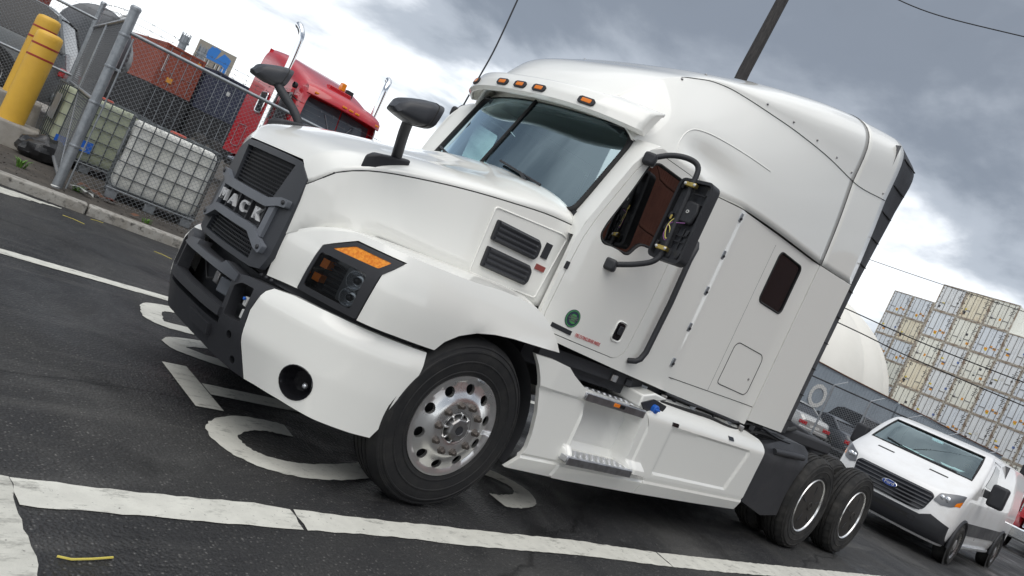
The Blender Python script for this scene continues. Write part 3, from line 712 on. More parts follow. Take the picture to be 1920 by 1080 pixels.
b1 = sym([(.745, 1.235), (.735, 1.275), (.79, 1.275), (.93, 1.243), (1.0, 1.238)][::1])
bar = [(.735, 1.232), (.735, 1.278), (.80, 1.276), (.92, 1.240), (1.48, 1.240), (1.60, 1.276), (1.665, 1.278), (1.665, 1.232), (1.60, 1.226), (1.50, 1.192), (.90, 1.192), (.80, 1.226)]
panel('grille_bar', 'grey_plastic', T, rpoly(bar, .012, 3), [], lambda y, z, d: GR(y, z, d-.028), .05, .06, .006)
bar2 = [(.765, .955), (.755, 1.005), (.80, 1.018), (.92, 1.072), (1.48, 1.072), (1.60, 1.018), (1.645, 1.005), (1.635, .955), (1.57, .968), (1.45, 1.028), (.95, 1.028), (.83, .968)]
panel('grille_bar', 'grey_plastic', T, rpoly(bar2, .012, 3), [], lambda y, z, d: GR(y, z, d-.028), .05, .06, .006)
for sg in (-1, 1):
    st_ = [(YC+sg*.375, 1.215), (YC+sg*.325, 1.210), (YC+sg*.325, 1.045), (YC+sg*.375, 1.035)]
    panel('grille_strut', 'grey_plastic', T, st_ if sg < 0 else st_[::-1], [], lambda y, z, d: GR(y, z, d-.020), .04, .06)
for y, z in ((.765, 1.255), (1.635, 1.255), (.79, .985), (1.61, .985)):
    MB().lathe([(.001, -.037), (.010, -.037), (.013, -.032), (.013, -.02)], GR(y, z), 'x', 12).build('bolt', 'black_plastic', T)
for i, ch in enumerate('MACK'):
    y = 1.45 - i*.166
    q = GR(y, 1.132, -.015)
    text('letter', ch, .122, .010, frame_M(q, (0, -1, 0), (0, 0, 1)) @ Matrix.Diagonal((1.12, .78, 1, 1)), 'letter_chrome', T, .002, .002)
    MB().box(q[0]+.008, q[0]+.03, y-.05, y-.03, 1.075, 1.19).build('letter_mount', 'black_plastic', T)
# ------------------------------------------------------------ bumper
def usym(pts): return pts + [(-a, b) for a, b in reversed(pts)]
bo = usym([(.25, .372), (.575, .343), (.688, .342), (.612, .514), (.592, .686), (.622, .808), (.655, .838), (.46, .828), (.40, .815), (.22, .836), (.205, .812), (.04, .808)])
ctr = usym([(.385, .615), (.375, .765), (.2, .775)])
hole = lambda cu, cz, r: [(cu + r*cos(2*pi*k/12), cz + r*sin(2*pi*k/12)) for k in range(12)]
cut = rpoly([(.425, .588), (.560, .600), (.558, .790), (.455, .785), (.410, .755)], .012, 2)
cutm = [(-a, b) for a, b in reversed(cut)]
slot = usym([(.40, .530), (.405, .566)])
bb = panel('bumper', 'black_plastic', T, bo, [ctr, cut, cutm, slot, hole(.513, .512, .022), hole(.575, .398, .022), hole(-.513, .512, .022), hole(-.575, .398, .022)], BM, .07, .06, .006)
panel('bumper_lip', 'frame_plastic', T, usym([(.41, .772), (.395, .812), (.215, .834), (.20, .808), (.05, .806)]), [], lambda u, z, d: BM(u, z, d-.010), .04, .06, .006)
panel('bumper_beam', 'black_plastic', T, usym([(.40, .570), (.395, .618), (.2, .624)]), [], lambda u, z, d: BM(u, z, d-.016), .06, .06, .008)
panel('plate_holder', 'black_plastic', T, rpoly([(.10, .442), (.345, .436), (.345, .502), (.10, .510)], .008, 2), [], lambda u, z, d: BM(u, z, d-.025), .04, .1, .004)
panel('bumper_backing', 'interior_dark', T, usym([(.60, .39), (.58, .82)]), [], lambda u, z, d: BM(u, z, d+.20), .02, .12, 0)
MB().obox(BM(.50, .70, .05), (.03, .035, .05)).build('connector', 'white_plastic', T, bevel=.004)
MB().obox(BM(.50, .715, .022), (.014, .014, .016)).build('connector', 'blue_plastic', T, bevel=.003)
MB().tube([BM(.53, .76, .10), BM(.50, .73, .06), BM(.525, .68, .05), BM(.54, .62, .09)], .006, 6).build('wiring', 'seam', T)
MB().obox(BM(.52, .635, .04), (.02, .03, .05)).build('connector', 'white_plastic', T, bevel=.004)
MB().obox(BM(.22, .69, .10), (.05, .14, .09), Matrix.Rotation(.3, 3, 'Z')).build('sensor_unit', 'grey_plastic', T, bevel=.008)
MB().obox(BM(.05, .70, .10), (.04, .06, .07)).build('sensor_unit', 'hub_steel', T, bevel=.006)
MB().tube([BM(-.3, .73, .12), BM(-.05, .66, .08), BM(.2, .74, .10), BM(.36, .66, .12)], .008, 6).build('wiring', 'seam', T)
wo = [(.628,.808),(.661,.838),(.786,.853),(1.069,.859),(1.353,.857),(1.602,.855),(1.589,.723),(1.556,.545),(1.52,.43),(1.482,.343),(1.362,.339),(1.167,.340),(.96,.348),(.694,.342),(.618,.514),(.598,.686)]
fog = [(1.004 + .094*cos(2*pi*k/28), .469 + .088*sin(2*pi*k/28)) for k in range(28)]
bc = panel('bumper_corner', 'white_paint', T, wo, [fog], BUM, .05, .03, .006, 14)
fogo = MB(); ring = []
R = [[BUM(1.004 + r*1.03*cos(2*pi*k/28), .469 + r*.965*sin(2*pi*k/28), d) for k in range(28)] for r, d in ((.095, -.003), (.091, -.006), (.086, .002), (.078, .06), (.055, .095), (.001, .10))]
fl = MB().rows(R, True).build('fog_lamp_bowl', 'black_gloss', bc, smooth=40)
q = BUM(1.045, .462, .055); MB().sphere(q, .016, 12, 8).build('fog_lamp', 'reflector', bc, smooth=60)
both(bc)
gp = MB().rows([[BUM(u, 0.846, .075) for u in [.42 + 1.2*k/20 for k in range(21)]], [BUM(u, .92, .09) for u in [.42 + 1.2*k/20 for k in range(21)]], [BUM(u, .92, .2) for u in [.42 + 1.2*k/20 for k in range(21)]]]).build('bumper_gap_seal', 'interior_dark', T); both(gp)
for i in range(3): MB().sphere(BM(.47 + .045*i, .855, .05), .012, 8, 6).build('bolt', 'black_plastic', T)
# ------------------------------------------------------------ cab and sleeper sides
def ccw(p): return p
door = rpoly([(.485,1.28),(.505,1.20),(.56,1.19),(1.255,1.183),(1.325,1.25),(1.338,1.6),(1.338,2.30),(1.30,2.47),(1.22,2.53),(.82,2.515),(.745,2.47),(.665,2.35),(.53,1.955),(.498,1.80),(.487,1.60)], [.02,.03,.02,.06,.05,.02,.05,.05,.05,.03,.05,.05,.05,.03,.02], 3)
win = rpoly([(.755,2.42),(.83,2.462),(1.20,2.468),(1.215,2.44),(1.195,2.05),(1.15,1.965),(.97,1.95),(.905,1.855),(.87,1.842),(.64,1.838),(.605,1.875),(.615,1.945)], [.03,.03,.02,.02,.05,.04,.05,.04,.02,.03,.03,.05], 3)
def grow(poly, d):
    P = [Vector(q) for q in poly]; n = len(P); A = sum(P[i].x*P[(i+1) % n].y - P[(i+1) % n].x*P[i].y for i in range(n)); s = 1 if A > 0 else -1; out = []
    for i in range(n):
        a = (P[i]-P[i-1]).normalized(); b = (P[(i+1) % n]-P[i]).normalized()
        nn = Vector((a.y+b.y, -(a.x+b.x)))
        nn = nn.normalized()*d*s if nn.length > 1e-6 else Vector((0, 0))
        out.append(tuple(P[i]+nn))
    return out
swin = rrect(2.70, 3.135, 2.06, 2.505, .05)
cs = [(.452,1.15),(.70,1.14),(1.31,1.115),(2.12,1.09),(3.375,1.065),(3.375,2.612),(2.52,2.592),(1.92,2.568),(1.46,2.512),(1.2,2.56),(.80,2.555),(.705,2.50),(.62,2.36),(.49,1.965),(.452,1.80)]
side = panel('cab_side', 'white_paint', T, rpoly(cs, .01, 2), [grow(door, .005), swin], CAB, .03, .06, .003, 35); both(side)
MB().rows([[CAB(x, z, .028) for x, z in ((.46, 1.16), (1.40, 1.16))], [CAB(x, z, .028) for x, z in ((.46, 1.80), (1.40, 1.80))]]).build('door_gap_backing', 'interior_dark', T)  # dark sheet behind the door, standing in for shade in its gap
dr = panel('door', 'white_paint', T, door, [win], CAB, .03, .06, .004, 35)
wg = panel('window', 'side_glass', dr, grow(win, .004), [], lambda x, z, d: CAB(x, z, d+.012), .004, .1, 0)
MB().tube([CAB(x, z, .006) for x, z in win], .010, 6, closed=True).build('window_seal', 'rubber', dr, smooth=60)
panel('liner', 'interior_grey', dr, rpoly([(.52,1.22),(1.30,1.22),(1.30,2.46),(.84,2.48),(.56,1.95)], .02, 2), [grow(win, .012)], lambda x, z, d: CAB(x, z, d+.06), .02, .12, 0)
panel('handle_recess', 'black_gloss', dr, rrect(1.115, 1.205, 1.305, 1.425, .022), [], lambda x, z, d: CAB(x, z, d-.004), .006, 0, .002)
MB().obox(CAB(1.16, 1.375, -.012), (.05, .012, .06)).build('handle', 'black_plastic', dr, bevel=.005)
MB().tube([CAB(x, z, -.003) for x, z in rrect(1.105, 1.215, 1.295, 1.435, .03)], .006, 6, closed=True).build('handle_surround', 'white_paint', dr, smooth=60)
for i, (r, m, d) in enumerate(((.058, 'navy_print', -.003), (.050, 'green_print', -.0035))):
    pass
circ = lambda r, n=28: [(.685 + r*cos(2*pi*k/n), 1.322 + r*sin(2*pi*k/n)) for k in range(n)]
panel('round_decal', 'navy_print', dr, circ(.060), [], lambda x, z, d: CAB(x, z, d-.003), .002, .03, 0)
panel('decal_ring', 'green_print', dr, circ(.055), [circ(.050)], lambda x, z, d: CAB(x, z, d-.0042), .001, .03, 0)
for zz, w in ((1.336, .036), (1.322, .042), (1.308, .030)): panel('decal_mark', 'interior_grey', dr, [(.685-w, zz-.004), (.685+w, zz-.004), (.685+w, zz+.004), (.685-w, zz+.004)], [], lambda x, z, d: CAB(x, z, d-.0070), .001, .03, 0)
me_pts = [(.655,1.335),(.675,1.352),(.70,1.350),(.712,1.33),(.70,1.312),(.715,1.295),(.69,1.288),(.665,1.298),(.672,1.318)]
panel('decal_mark', 'green_print', dr, me_pts, [], lambda x, z, d: CAB(x, z, d-.0056), .001, 0, 0)
panel('keypad', 'black_plastic', dr, [(.555, 1.222), (.725, 1.216), (.725, 1.245), (.555, 1.252)], [], lambda x, z, d: CAB(x, z, d-.006), .008, 0, .003)
q = CAB(.90, 1.232, -.003); text('lettering', 'FIRE EXTINGUISHER INSIDE', .034, .0006, frame_M(q, (1, 0, 0), (0, 0, 1)) @ Matrix.Diagonal((.66, 1.0, 1, 1)), 'red_print', dr)
for ch in children(dr):
    pass
pd = mirror(dr)
for ch in children(dr):
    if ch.name.split('.')[0] in ('window', 'window_seal', 'liner', 'handle', 'handle_recess'):
        c = mirror(ch, pd)
        if ch.name.startswith('window') and 'seal' not in ch.name: c.data.materials.clear(); c.data.materials.append(MATS['side_glass_clear'])
panel('hinge_cover', 'black_plastic', T, rrect(.462, .482, 1.585, 1.635, .006), [], lambda x, z, d: CAB(x, z, d-.012), .014, 0, .003)
swp = panel('sleeper_window', 'black_gloss', T, grow(swin, -.004), [], lambda x, z, d: CAB(x, z, d+.006), .01, .12, .003)
both(swp)
both(MB().tube([CAB(x, z, .0) for x, z in swin], .009, 6, closed=True).build('sleeper_window_seal', 'rubber', T, smooth=60))
hatch = rpoly([(2.665,1.315),(2.70,1.305),(3.16,1.300),(3.20,1.335),(3.20,1.64),(3.16,1.68),(2.72,1.685),(2.67,1.65)], .03, 3)
both(MB().tube([CAB(x, z, .001) for x, z in hatch], .0045, 5, closed=True).build('hatch_seam', 'seam', T, smooth=0))
MB().lathe([(.001, -.006), (.010, -.006), (.012, .004)], CAB(3.12, 1.44), 'y', 10).build('hatch_lock', 'hub_steel', T)
def seamline(pts, r=.0035): return MB().tube([CAB(x, z, .001) for x, z in pts], r, 5).build('panel_seam', 'seam', T, smooth=0)
both(seamline([(1.97 + .1*k, 1.203 + .0022*k) for k in range(15)]))
both(seamline([(2.58, 1.22 + .1*k) for k in range(14)], .0022))
for z in (2.51, 2.205, 1.91, 1.61, 1.32):
    c = MB().box(1.905, 1.945, CABY(1.92, z)-.006, CABY(1.92, z)+.03, z-.035, z+.035).build('clip', 'galvanised', T, bevel=.005)
    MB().lathe([(.001, -.016), (.010, -.016), (.012, 0)], CAB(1.925, z-.010), 'y', 10).build('clip_bolt', 'black_plastic', c)
both(MB().tube([CAB(1.40, 1.205, .0), CAB(1.425, 1.225, -.045), CAB(1.45, 1.25, -.055), CAB(1.475, 1.31, -.055), CAB(1.475, 1.70, -.06), CAB(1.478, 2.02, -.055), CAB(1.50, 2.12, -.05), CAB(1.52, 2.16, -.02)], .021, 10).build('grab_handle', 'black_plastic', T, smooth=60))
# rear side fairing and its black trailing edge
def REAR(x, z, d=0.0): return (x, .118 - .03*((x-3.38)/.67)**1.2*1.0 + d + (.0 if z < 2.6 else 0), z)
both(panel('side_fairing', 'white_paint', T, [(3.388,1.11),(4.05,1.115),(4.05,2.648),(3.388,2.615)], [], REAR, .04, .1, .006))
# ------------------------------------------------------------ sleeper roof
TOP = [(.50,2.70),(.56,2.785),(.65,2.905),(.75,3.005),(.85,3.080),(1.15,3.235),(1.4,3.365),(1.9,3.575),(2.12,3.665),(2.4,3.765),(2.97,3.945),(3.37,4.05),(3.7,4.11),(4.05,4.17)]
BASE = [(.56,2.545),(.8,2.552),(1.2,2.557),(1.46,2.53),(1.92,2.578),(2.52,2.602),(3.38,2.622),(4.05,2.655)]
BY = [(.56,.33),(.7,.235),(.9,.17),(1.2,.155),(1.5,.145),(1.9,.135),(2.5,.118),(3.38,.114),(4.05,.09)]
SEA = [(.50,.62,2.69),(.56,.585,2.77),(.65,.55,2.885),(.80,.505,3.04),(1.0,.485,3.155),(1.175,.475,3.222),(1.356,.45,3.283),(1.578,.40,3.325),(1.88,.32,3.345),(2.38,.25,3.385),(2.93,.20,3.41),(3.39,.178,3.415),(4.05,.135,3.505)]
SEAY = [(a, b) for a, b, c in SEA]; SEAZ = [(a, c) for a, b, c in SEA]
EX = [(.56,2.4),(1.4,2.8),(2.3,3.4),(3.0,4.0),(3.38,4.4),(4.05,5.6)]
S0 = .5
def ROOF(x, s, d=0.0):
    """s 0 at the driver-side foot, .5 at the long seam, 1 at the middle of the roof"""
    yb, zb, ys, zs, zt = interp(BY, x), interp(BASE, x), interp(SEAY, x), interp(SEAZ, x), interp(TOP, x)
    if s <= S0:
        t = s/S0; y = yb + (ys-yb)*t; z = zb + (zs-zb)*t
        y -= sin(pi*t)*interp([(.56, .05), (1.2, .05), (2.0, .03), (3.0, .012), (4.05, .006)], x)
        y += .05*math.exp(-((x-1.30)/.42)**2)*math.exp(-((z-2.70)/.11)**2)      # pressed scallop behind the door
    else:
        n = interp(EX, x); a = (s-S0)/(1-S0)*pi/2; c = max(cos(a), 0.0)**(2/n); t = max(sin(a), 0.0)**(2/n)
        y = YC - (YC-ys)*c; z = zs + (zt-zs)*t
    return (x + .26*(max(0.0, (YC-y))/.95)**3*smooth01(1.5, .5, x), y + d, z)
xs = [.50 + (3.384-.50)*(k/50)**1.25 for k in range(51)]
ss = [.5*k/14 for k in range(15)] + [.5 + .5*k/24 for k in range(1, 25)]
def roofpart(name, xa):
    R = []
    for x in xa:
        left = [ROOF(x, s) for s in ss]; right = [(q[0], 2*YC - q[1], q[2]) for q in reversed(left[:-1])]
        R.append(left + right)
    o = MB().rows(R).build(name, 'white_paint', T, smooth=60)
    m = o.modifiers.new('thick', 'SOLIDIFY'); m.thickness = .015; m.offset = -1
    return o
roofpart('sleeper_roof', xs)
roofpart('roof_fairing', [3.388 + (4.05-3.388)*k/8 for k in range(9)])
both(MB().tube([ROOF(x, 0, .006) for x in xs + [3.6, 3.8, 4.05]], .0045, 5).build('roof_seam', 'seam', T, smooth=0))
def roof_at(x, z):
    lo_, hi_ = 0.0, 1.0
    for _ in range(30):
        m = (lo_+hi_)/2
        if ROOF(x, m)[2] < z: lo_ = m
        else: hi_ = m
    return ROOF(x, lo_)
SM = SEAZ
sp = [ROOF(x, S0) for x in [1.0 + (4.04-1.0)*k/60 for k in range(61)]]
SMV = [(x, y-.002, z) for x, y, z in sp]
both(MB().tube(SMV, [.001, .002] + [.003]*59, 5).build('roof_seam', 'seam', T, smooth=0))
both(MB().tube([(3.388, ROOF(3.388, s)[1]-.001, ROOF(3.388, s)[2]) for s in [k/30 for k in range(31)]], .003, 5).build('fairing_seam', 'seam', T, smooth=0))
SC = [(.80,2.60),(.86,2.71),(.98,2.81),(1.16,2.865),(1.59,2.92),(2.1,2.955)]
both(MB().tube([roof_at(q.x, q.y) for q in crom([(a, b, 0) for a, b in SC], 6)], .0045, 6).build('pressed_ridge', 'white_paint', T, smooth=80))
for x in (1.0, 1.38, 1.9, 2.25, 2.62, 2.98, 3.3, 3.95):
    q = roof_at(x, min(interp(SM, x) + .05, interp(TOP, x) - .02)); both(MB().sphere(q, .011, 8, 6).build('rivet', 'hub_steel', T, smooth=60))
# trailing edge, ribbed rubber
path = [(4.05, .09, 1.12), (4.05, .09, 1.9), (4.05, .09, 2.65)] + [ROOF(4.05, s) for s in [k/30 for k in range(1, 31)]]
def wid(z): return interp([(1.1, .115), (2.5, .125), (3.0, .20), (3.5, .33), (3.9, .41), (4.2, .43)], z)
R0 = [(q[0]-.004, q[1]+.002, q[2]) for q in path]; R1 = [(q[0]+wid(q[2]), q[1]+.012, q[2]-.03*smooth01(3.7, 4.15, q[2])) for q in path]
R2 = [(q[0]+wid(q[2]), q[1]+.045, q[2]-.05*smooth01(3.7, 4.15, q[2])) for q in path]
both(MB().rows([R0, R1, R2]).build('trailing_edge', 'black_plastic', T, smooth=40))
for k in range(11):
    z = 1.25 + k*.27
    q = (4.05, .09, z) if z < 2.65 else roof_at(4.05, z)
    w = wid(z); both(MB().obox((q[0]+w*.52, q[1]+.002, z), (w*.8, .010, .008)).build('rib', 'rubber', T))
MB().add([(3.9, .13, 1.1), (3.9, 2.27, 1.1), (3.9, 2.25, 4.0), (3.9, .15, 4.0)], [(0, 1, 2, 3)]).build('back_wall', 'interior_grey', T)
MB().box(.6, 3.9, .2, 2.2, 1.02, 1.10).build('cab_floor', 'interior_dark', T)
# ------------------------------------------------------------ windscreen, pillars, visor
def WS(y, z, d=0.0): return (.335 + (z-2.04)*.385 + .205*((YC-y)/.84)**2 + d, y, z)
wo2 = rpoly(sym([(.36, 1.93), (.352, 2.05), (.352, 2.50), (.40, 2.61)]), .06, 4)
panel('windscreen', 'windscreen', T, wo2, [], WS, .006, .1, 0, 60)
MB().tube([WS(y, z, -.004) for y, z in wo2], .022, 8, closed=True).build('windscreen_seal', 'rubber', T, smooth=60)
MB().tube([WS(YC, z, -.006) for z in (1.93, 2.1, 2.3, 2.5, 2.62)], .013, 6).build('windscreen_divider', 'rubber', T, smooth=60)
A = [(.455,1.80),(.47,1.90),(.492,1.97),(.555,2.17),(.622,2.36),(.705,2.50),(.78,2.56)]
R = []
for x, z in A:
    a = Vector(CAB(x, z, .0)); b = Vector(WS(.345, max(min(z, 2.62), 1.93), -.004)); b.z = z
    if z < 1.93: b = Vector((.50, .35, z))
    row = []
    for k in range(7):
        t = k/6; q = a.lerp(b, t); q += Vector((-.02, -.018, 0))*sin(pi*t)*.5; row.append(q)
    R.append(row)
both(MB().rows(R).build('windscreen_pillar', 'white_paint', T, smooth=60))
hd = [[WS(y, 2.615, -.01) for y in [.36 + 1.68*k/20 for k in range(21)]], [(WS(y, 2.70)[0]+.03, y, 2.70) for y in [.33 + 1.74*k/20 for k in range(21)]], [(.60, y, 2.74) for y in [.42 + 1.56*k/20 for k in range(21)]]]
MB().rows(hd).build('windscreen_header', 'white_paint', T, smooth=60)
MB().rows([[(.50, .28 + 1.84*k/10, 1.75) for k in range(11)], [WS(.30 + 1.8*k/10, 1.95, -.02) for k in range(11)]]).build('cowl', 'black_plastic', T)
def VP(t, v):
    """visor: t -1..1 across, v 0 bottom edge .. 1 where it meets the roof"""
    y = YC + t*.945; a = abs(t)
    xb = .355 + .30*a**3.2 + .02*a*a
    zb = 2.575 + .005*(1-a) ; 
    P = [(xb+.03, zb), (xb-.005, zb+.022), (xb+.008, zb+.085), (xb+.06-.015*a**3, zb+.160), (max(.60, xb+.13), zb + .195 + .01*a**4)]
    f = v*4; i = min(int(f), 3); g = f-i
    return (P[i][0] + (P[i+1][0]-P[i][0])*g, y, P[i][1] + (P[i+1][1]-P[i][1])*g)
ts = [-1 + 2*k/48 for k in range(49)]
vr = [[VP(t, v) for t in ts] for v in [k/16 for k in range(17)]]
vis = MB().rows(vr).build('sun_visor', 'white_paint', T, smooth=50)
m = vis.modifiers.new('thick', 'SOLIDIFY'); m.thickness = .022; m.offset = -1
end = [VP(-1, v) for v in [k/16 for k in range(17)]]
both(MB().add([(x, y+.004, z) for x, y, z in end] + [(end[-1][0]+.02, end[-1][1]+.10, end[-1][2]-.10), (end[0][0]+.05, end[0][1]+.10, end[0][2]+.02)], [tuple(range(17)), (16, 17, 18, 0)]).build('visor_end', 'white_paint', T, smooth=0))
for y in (.60, 1.0, 1.2, 1.4, 1.80):
    t = (y-YC)/.945; q = Vector(VP(t, .42)); e = Vector(VP(t-.02, .42)) - Vector(VP(t+.02, .42)); e.normalize()
    upv = (Vector(VP(t, .48)) - Vector(VP(t, .36))).normalized(); nrm = e.cross(upv).normalized()
    M = Matrix((e, upv, nrm)).transposed()
    ml = MB().prism(rpoly([(-.062, -.016), (-.045, -.026), (.045, -.026), (.062, -.012), (.062, .012), (.045, .026), (-.045, .026), (-.062, .016)], .004, 2), 'z', -.012, .012)
    ml.v = [tuple(M @ Vector(v) + q) for v in ml.v]; ml = ml.build('marker_light', 'black_plastic', vis, bevel=.004)
    mb = MB().prism(rrect(-.036, .036, -.014, .014, .005), 'z', -.016, .016); mb.v = [tuple(M @ Vector(v) + q) for v in mb.v]; mb.build('lens', 'amber', ml, bevel=.003)
for (ya, yb_, zz) in ((1.02, .62, 2.03), (1.95, 1.62, 2.0)):
    a = Vector(WS(ya, 2.085, -.03)); b = Vector(WS(yb_, 2.02, -.03)); mid = a.lerp(b, .55)
    wp = MB().tube([a, a.lerp(b, .5) + Vector((-.008, 0, 0)), b], .009, 6).build('wiper', 'black_plastic', T)
    MB().tube([mid + Vector((-.012, 0, .0)), mid + Vector((-.02, -.1, -.05)), WS(yb_+.05, 1.93, -.03)], .011, 6).build('wiper_arm', 'black_plastic', wp)
# ------------------------------------------------------------ cab interior
dsh = MB().rows([[(.62, y, 1.72), (.60, y, 1.93), (.80, y, 1.97), (1.02, y, 1.90), (1.08, y, 1.70), (1.0, y, 1.45)] for y in (.25, .8, 1.2, 1.7, 2.15)]).build('dashboard', 'interior_grey', T, smooth=40)
for y in (.68, 1.74):
    st = MB().box(1.45, 1.95, y-.25, y+.25, 1.45, 1.62).build('seat', 'interior_dark', T, bevel=.04)
    MB().prism([(1.85, 1.6), (1.98, 1.6), (2.15, 2.28), (2.03, 2.30)], 'y', y-.24, y+.24).build('backrest', 'interior_dark', st, bevel=.04)
    MB().box(2.05, 2.16, y-.13, y+.13, 2.30, 2.50).build('headrest', 'interior_dark', st, bevel=.04)
sw = [Vector((1.10 + .23*cos(a)*.35, .68 + .23*sin(a), 1.95 + .23*cos(a)*.94)) for a in [2*pi*k/24 for k in range(24)]]
MB().tube([(q.x, q.y, q.z-.02) for q in sw], .016, 6, closed=True).build('steering_wheel', 'interior_dark', T, smooth=60)
MB().add([(2.3, .25, 1.1), (2.3, 2.15, 1.1), (2.3, 2.1, 2.75), (2.3, .3, 2.75)], [(0, 1, 2, 3)]).build('sleeper_curtain', 'interior_grey', T)
MB().add([(.66, .45, 2.60), (2.3, .35, 2.66), (2.3, 2.05, 2.66), (.66, 1.95, 2.60)], [(0, 1, 2, 3)]).build('headliner', 'interior_grey', T)
both(MB().rows([[(1.34, .20, z), (1.8, .20, z), (2.35, .20, z)] for z in (1.1, 1.9, 2.6)]).build('side_liner', 'interior_dark', T))
# ------------------------------------------------------------ mirrors
def hood_mirror():
    bs = MB().prism([(-.90, .555), (-.83, .525), (-.63, .54), (-.62, .62), (-.83, .615)], 'z', 1.60, 1.69)
    bs.v = [(x, y, z + (x+.8)*.22 + .025*(1 if z > 1.65 and x > -.87 else 0)) for x, y, z in bs.v]; bs = bs.build('hood_mirror', 'black_plastic', T, bevel=.014)
    MB().tube(crom([(-.70, .58, 1.69), (-.715, .565, 1.74), (-.76, .51, 1.80), (-.82, .43, 1.86), (-.86, .37, 1.91), (-.88, .33, 1.95)], 3), .030, 10).build('arm', 'black_plastic', bs, smooth=50)
    c = Vector((-.90, .30, 1.955)); R = []
    for i in range(13):
        t = i/12; x = -.115 + .20*t
        w = .058 + .056*min(1, t*1.5)**.6 if t > 0 else .03; h = .034 + .040*min(1, t*1.5)**.7 if t > 0 else .02
        row = []
        for k in range(24):
            a = 2*pi*k/24; ca, sa = cos(a), sin(a)
            row.append((c.x + x + .02*sa, c.y + w*abs(ca)**.6*(1 if ca > 0 else -1), c.z + .03*(t-.5) + h*abs(sa)**.6*(1 if sa > 0 else -1)))
        R.append(row)
    hd = MB().rows(R, True); hd.add(R[0], [tuple(range(24))]); hd.add(R[-1], [tuple(range(24))])
    hd.build('mirror_head', 'mirror_plastic', bs, smooth=50)
    e = Vector((0, c.y, c.z + .015))
    MB().rows([[(x+.003, e.y+(y-e.y)*k, e.z+(z-e.z)*k) for x, y, z in R[-1]] for k in (.86, .1)], True).build('mirror_glass', 'chrome', bs)
    MB().tube([R[-3][k] for k in range(24)], .0035, 5, closed=True).build('housing_seam', 'seam', bs)
    return bs
hmir = hood_mirror(); both(hmir)
def door_mirror():
    arm = MB().tube(crom([(.70, .14, 2.44), (.79, .06, 2.52), (.88, -.02, 2.55), (.925, -.075, 2.52), (.925, -.09, 2.40), (.925, -.095, 2.15), (.925, -.10, 1.96), (.905, -.085, 1.87), (.85, .0, 1.80), (.77, .12, 1.735)], 5), .0185, 10).build('door_mirror', 'black_plastic', T, smooth=60)
    for q in ((.70, .125, 2.44), (.77, .115, 1.735)):
        MB().obox(q, (.075, .085, .08), Matrix.Rotation(.5, 3, 'Z')).build('arm_mount', 'black_plastic', arm, bevel=.018)
    # open-backed shell: the rear cover is missing
    def MH(y, z, d=0.0): return (.945 + d + .12*(y+.1), y, z + .12*(y+.12)*0)
    oln = rrect(-.262, .025, 1.895, 2.445, .045, 5)
    inn = grow(oln, -.020)
    panel('mirror_rim', 'black_plastic', arm, oln, [inn], lambda y, z, d: MH(y, z, d-.02), .085, .1, .008)
    panel('mirror_tray', 'mirror_plastic', arm, inn, [], lambda y, z, d: MH(y, z, d+.02 + (.012 if .05 < (y+.262) < .235 and 2.1 < z < 2.4 else 0)), .02, .03, 0)
    panel('mirror_glass', 'chrome', arm, grow(oln, -.012), [], lambda y, z, d: MH(y, z, d+.062), .004, .1, 0)
    for z in (2.40, 1.965):
        cl = MB().box(.895, .935, -.135, -.05, z-.014, z+.014).build('clamp', 'brass', arm, bevel=.005)
        for yy in (-.128, -.058): MB().sphere((.893, yy, z), .010, 8, 6).build('clamp_bolt', 'white_plastic', cl, smooth=60)
    for y, z in ((-.005, 2.40), (-.225, 2.38), (-.01, 2.19), (-.205, 2.10), (-.005, 1.99), (-.21, 1.95), (-.015, 2.11)):
        MB().obox(MH(y, z, .006), (.025, .022, .045), Matrix.Rotation(.2, 3, 'X')).build('snap_clip', 'black_plastic', arm, bevel=.005)
    for z in (2.36, 2.30, 2.08, 2.04): MB().obox(MH(-.17, z, .012), (.012, .11, .006)).build('rib', 'black_plastic', arm)
    for y in (-.12, -.17, -.215): MB().obox(MH(y, 2.06, .012), (.012, .005, .14)).build('rib', 'black_plastic', arm)
    MB().lathe([(.001, -.022), (.02, -.022), (.024, -.01), (.045, -.004), (.05, .01)], MH(-.095, 1.95, .01), 'x', 20).build('pivot_boss', 'black_plastic', arm, smooth=40)
    MB().prism([(-.20, 2.16), (-.10, 2.16), (-.08, 2.2), (-.09, 2.29), (-.13, 2.31), (-.20, 2.30), (-.215, 2.24)], 'x', .925, .955).build('motor', 'black_plastic', arm, bevel=.012)
    MB().lathe([(.006, -.006), (.011, -.006), (.011, .004)], (.925, -.145, 2.235), 'x', 12).build('motor_screw', 'white_plastic', arm)
    MB().tube(crom([(.93, -.10, 2.19), (.915, -.075, 2.16), (.91, -.06, 2.12), (.905, -.065, 2.075), (.91, -.085, 2.03), (.912, -.10, 2.05), (.908, -.085, 2.10), (.905, -.065, 2.12)], 5), .0035, 5).build('wire', 'wire_yellow', arm)
    MB().tube(crom([(.93, -.16, 2.16), (.915, -.11, 2.145), (.91, -.07, 2.13), (.905, -.06, 2.06), (.91, -.08, 2.02), (.912, -.105, 2.03)], 5), .003, 5).build('wire', 'wire_purple', arm)
    MB().obox((.912, -.055, 2.17), (.012, .014, .03)).build('wire_plug', 'brass', arm, bevel=.002)
    MB().tube([(.74, .14, 2.465), (.735, .12, 2.44), (.73, .11, 2.40)], .009, 6).build('cable_tie', 'white_plastic', arm)
    return arm
dm = door_mirror(); both(dm)
# whip aerial on the passenger side mirror
MB().tube(crom([(.90, 2.50, 2.52), (.93, 2.50, 2.83), (.96, 2.50, 3.17), (.96, 2.50, 3.75)], 6), [.008]*18 + [.005], 5).build('aerial', 'black_plastic', T)
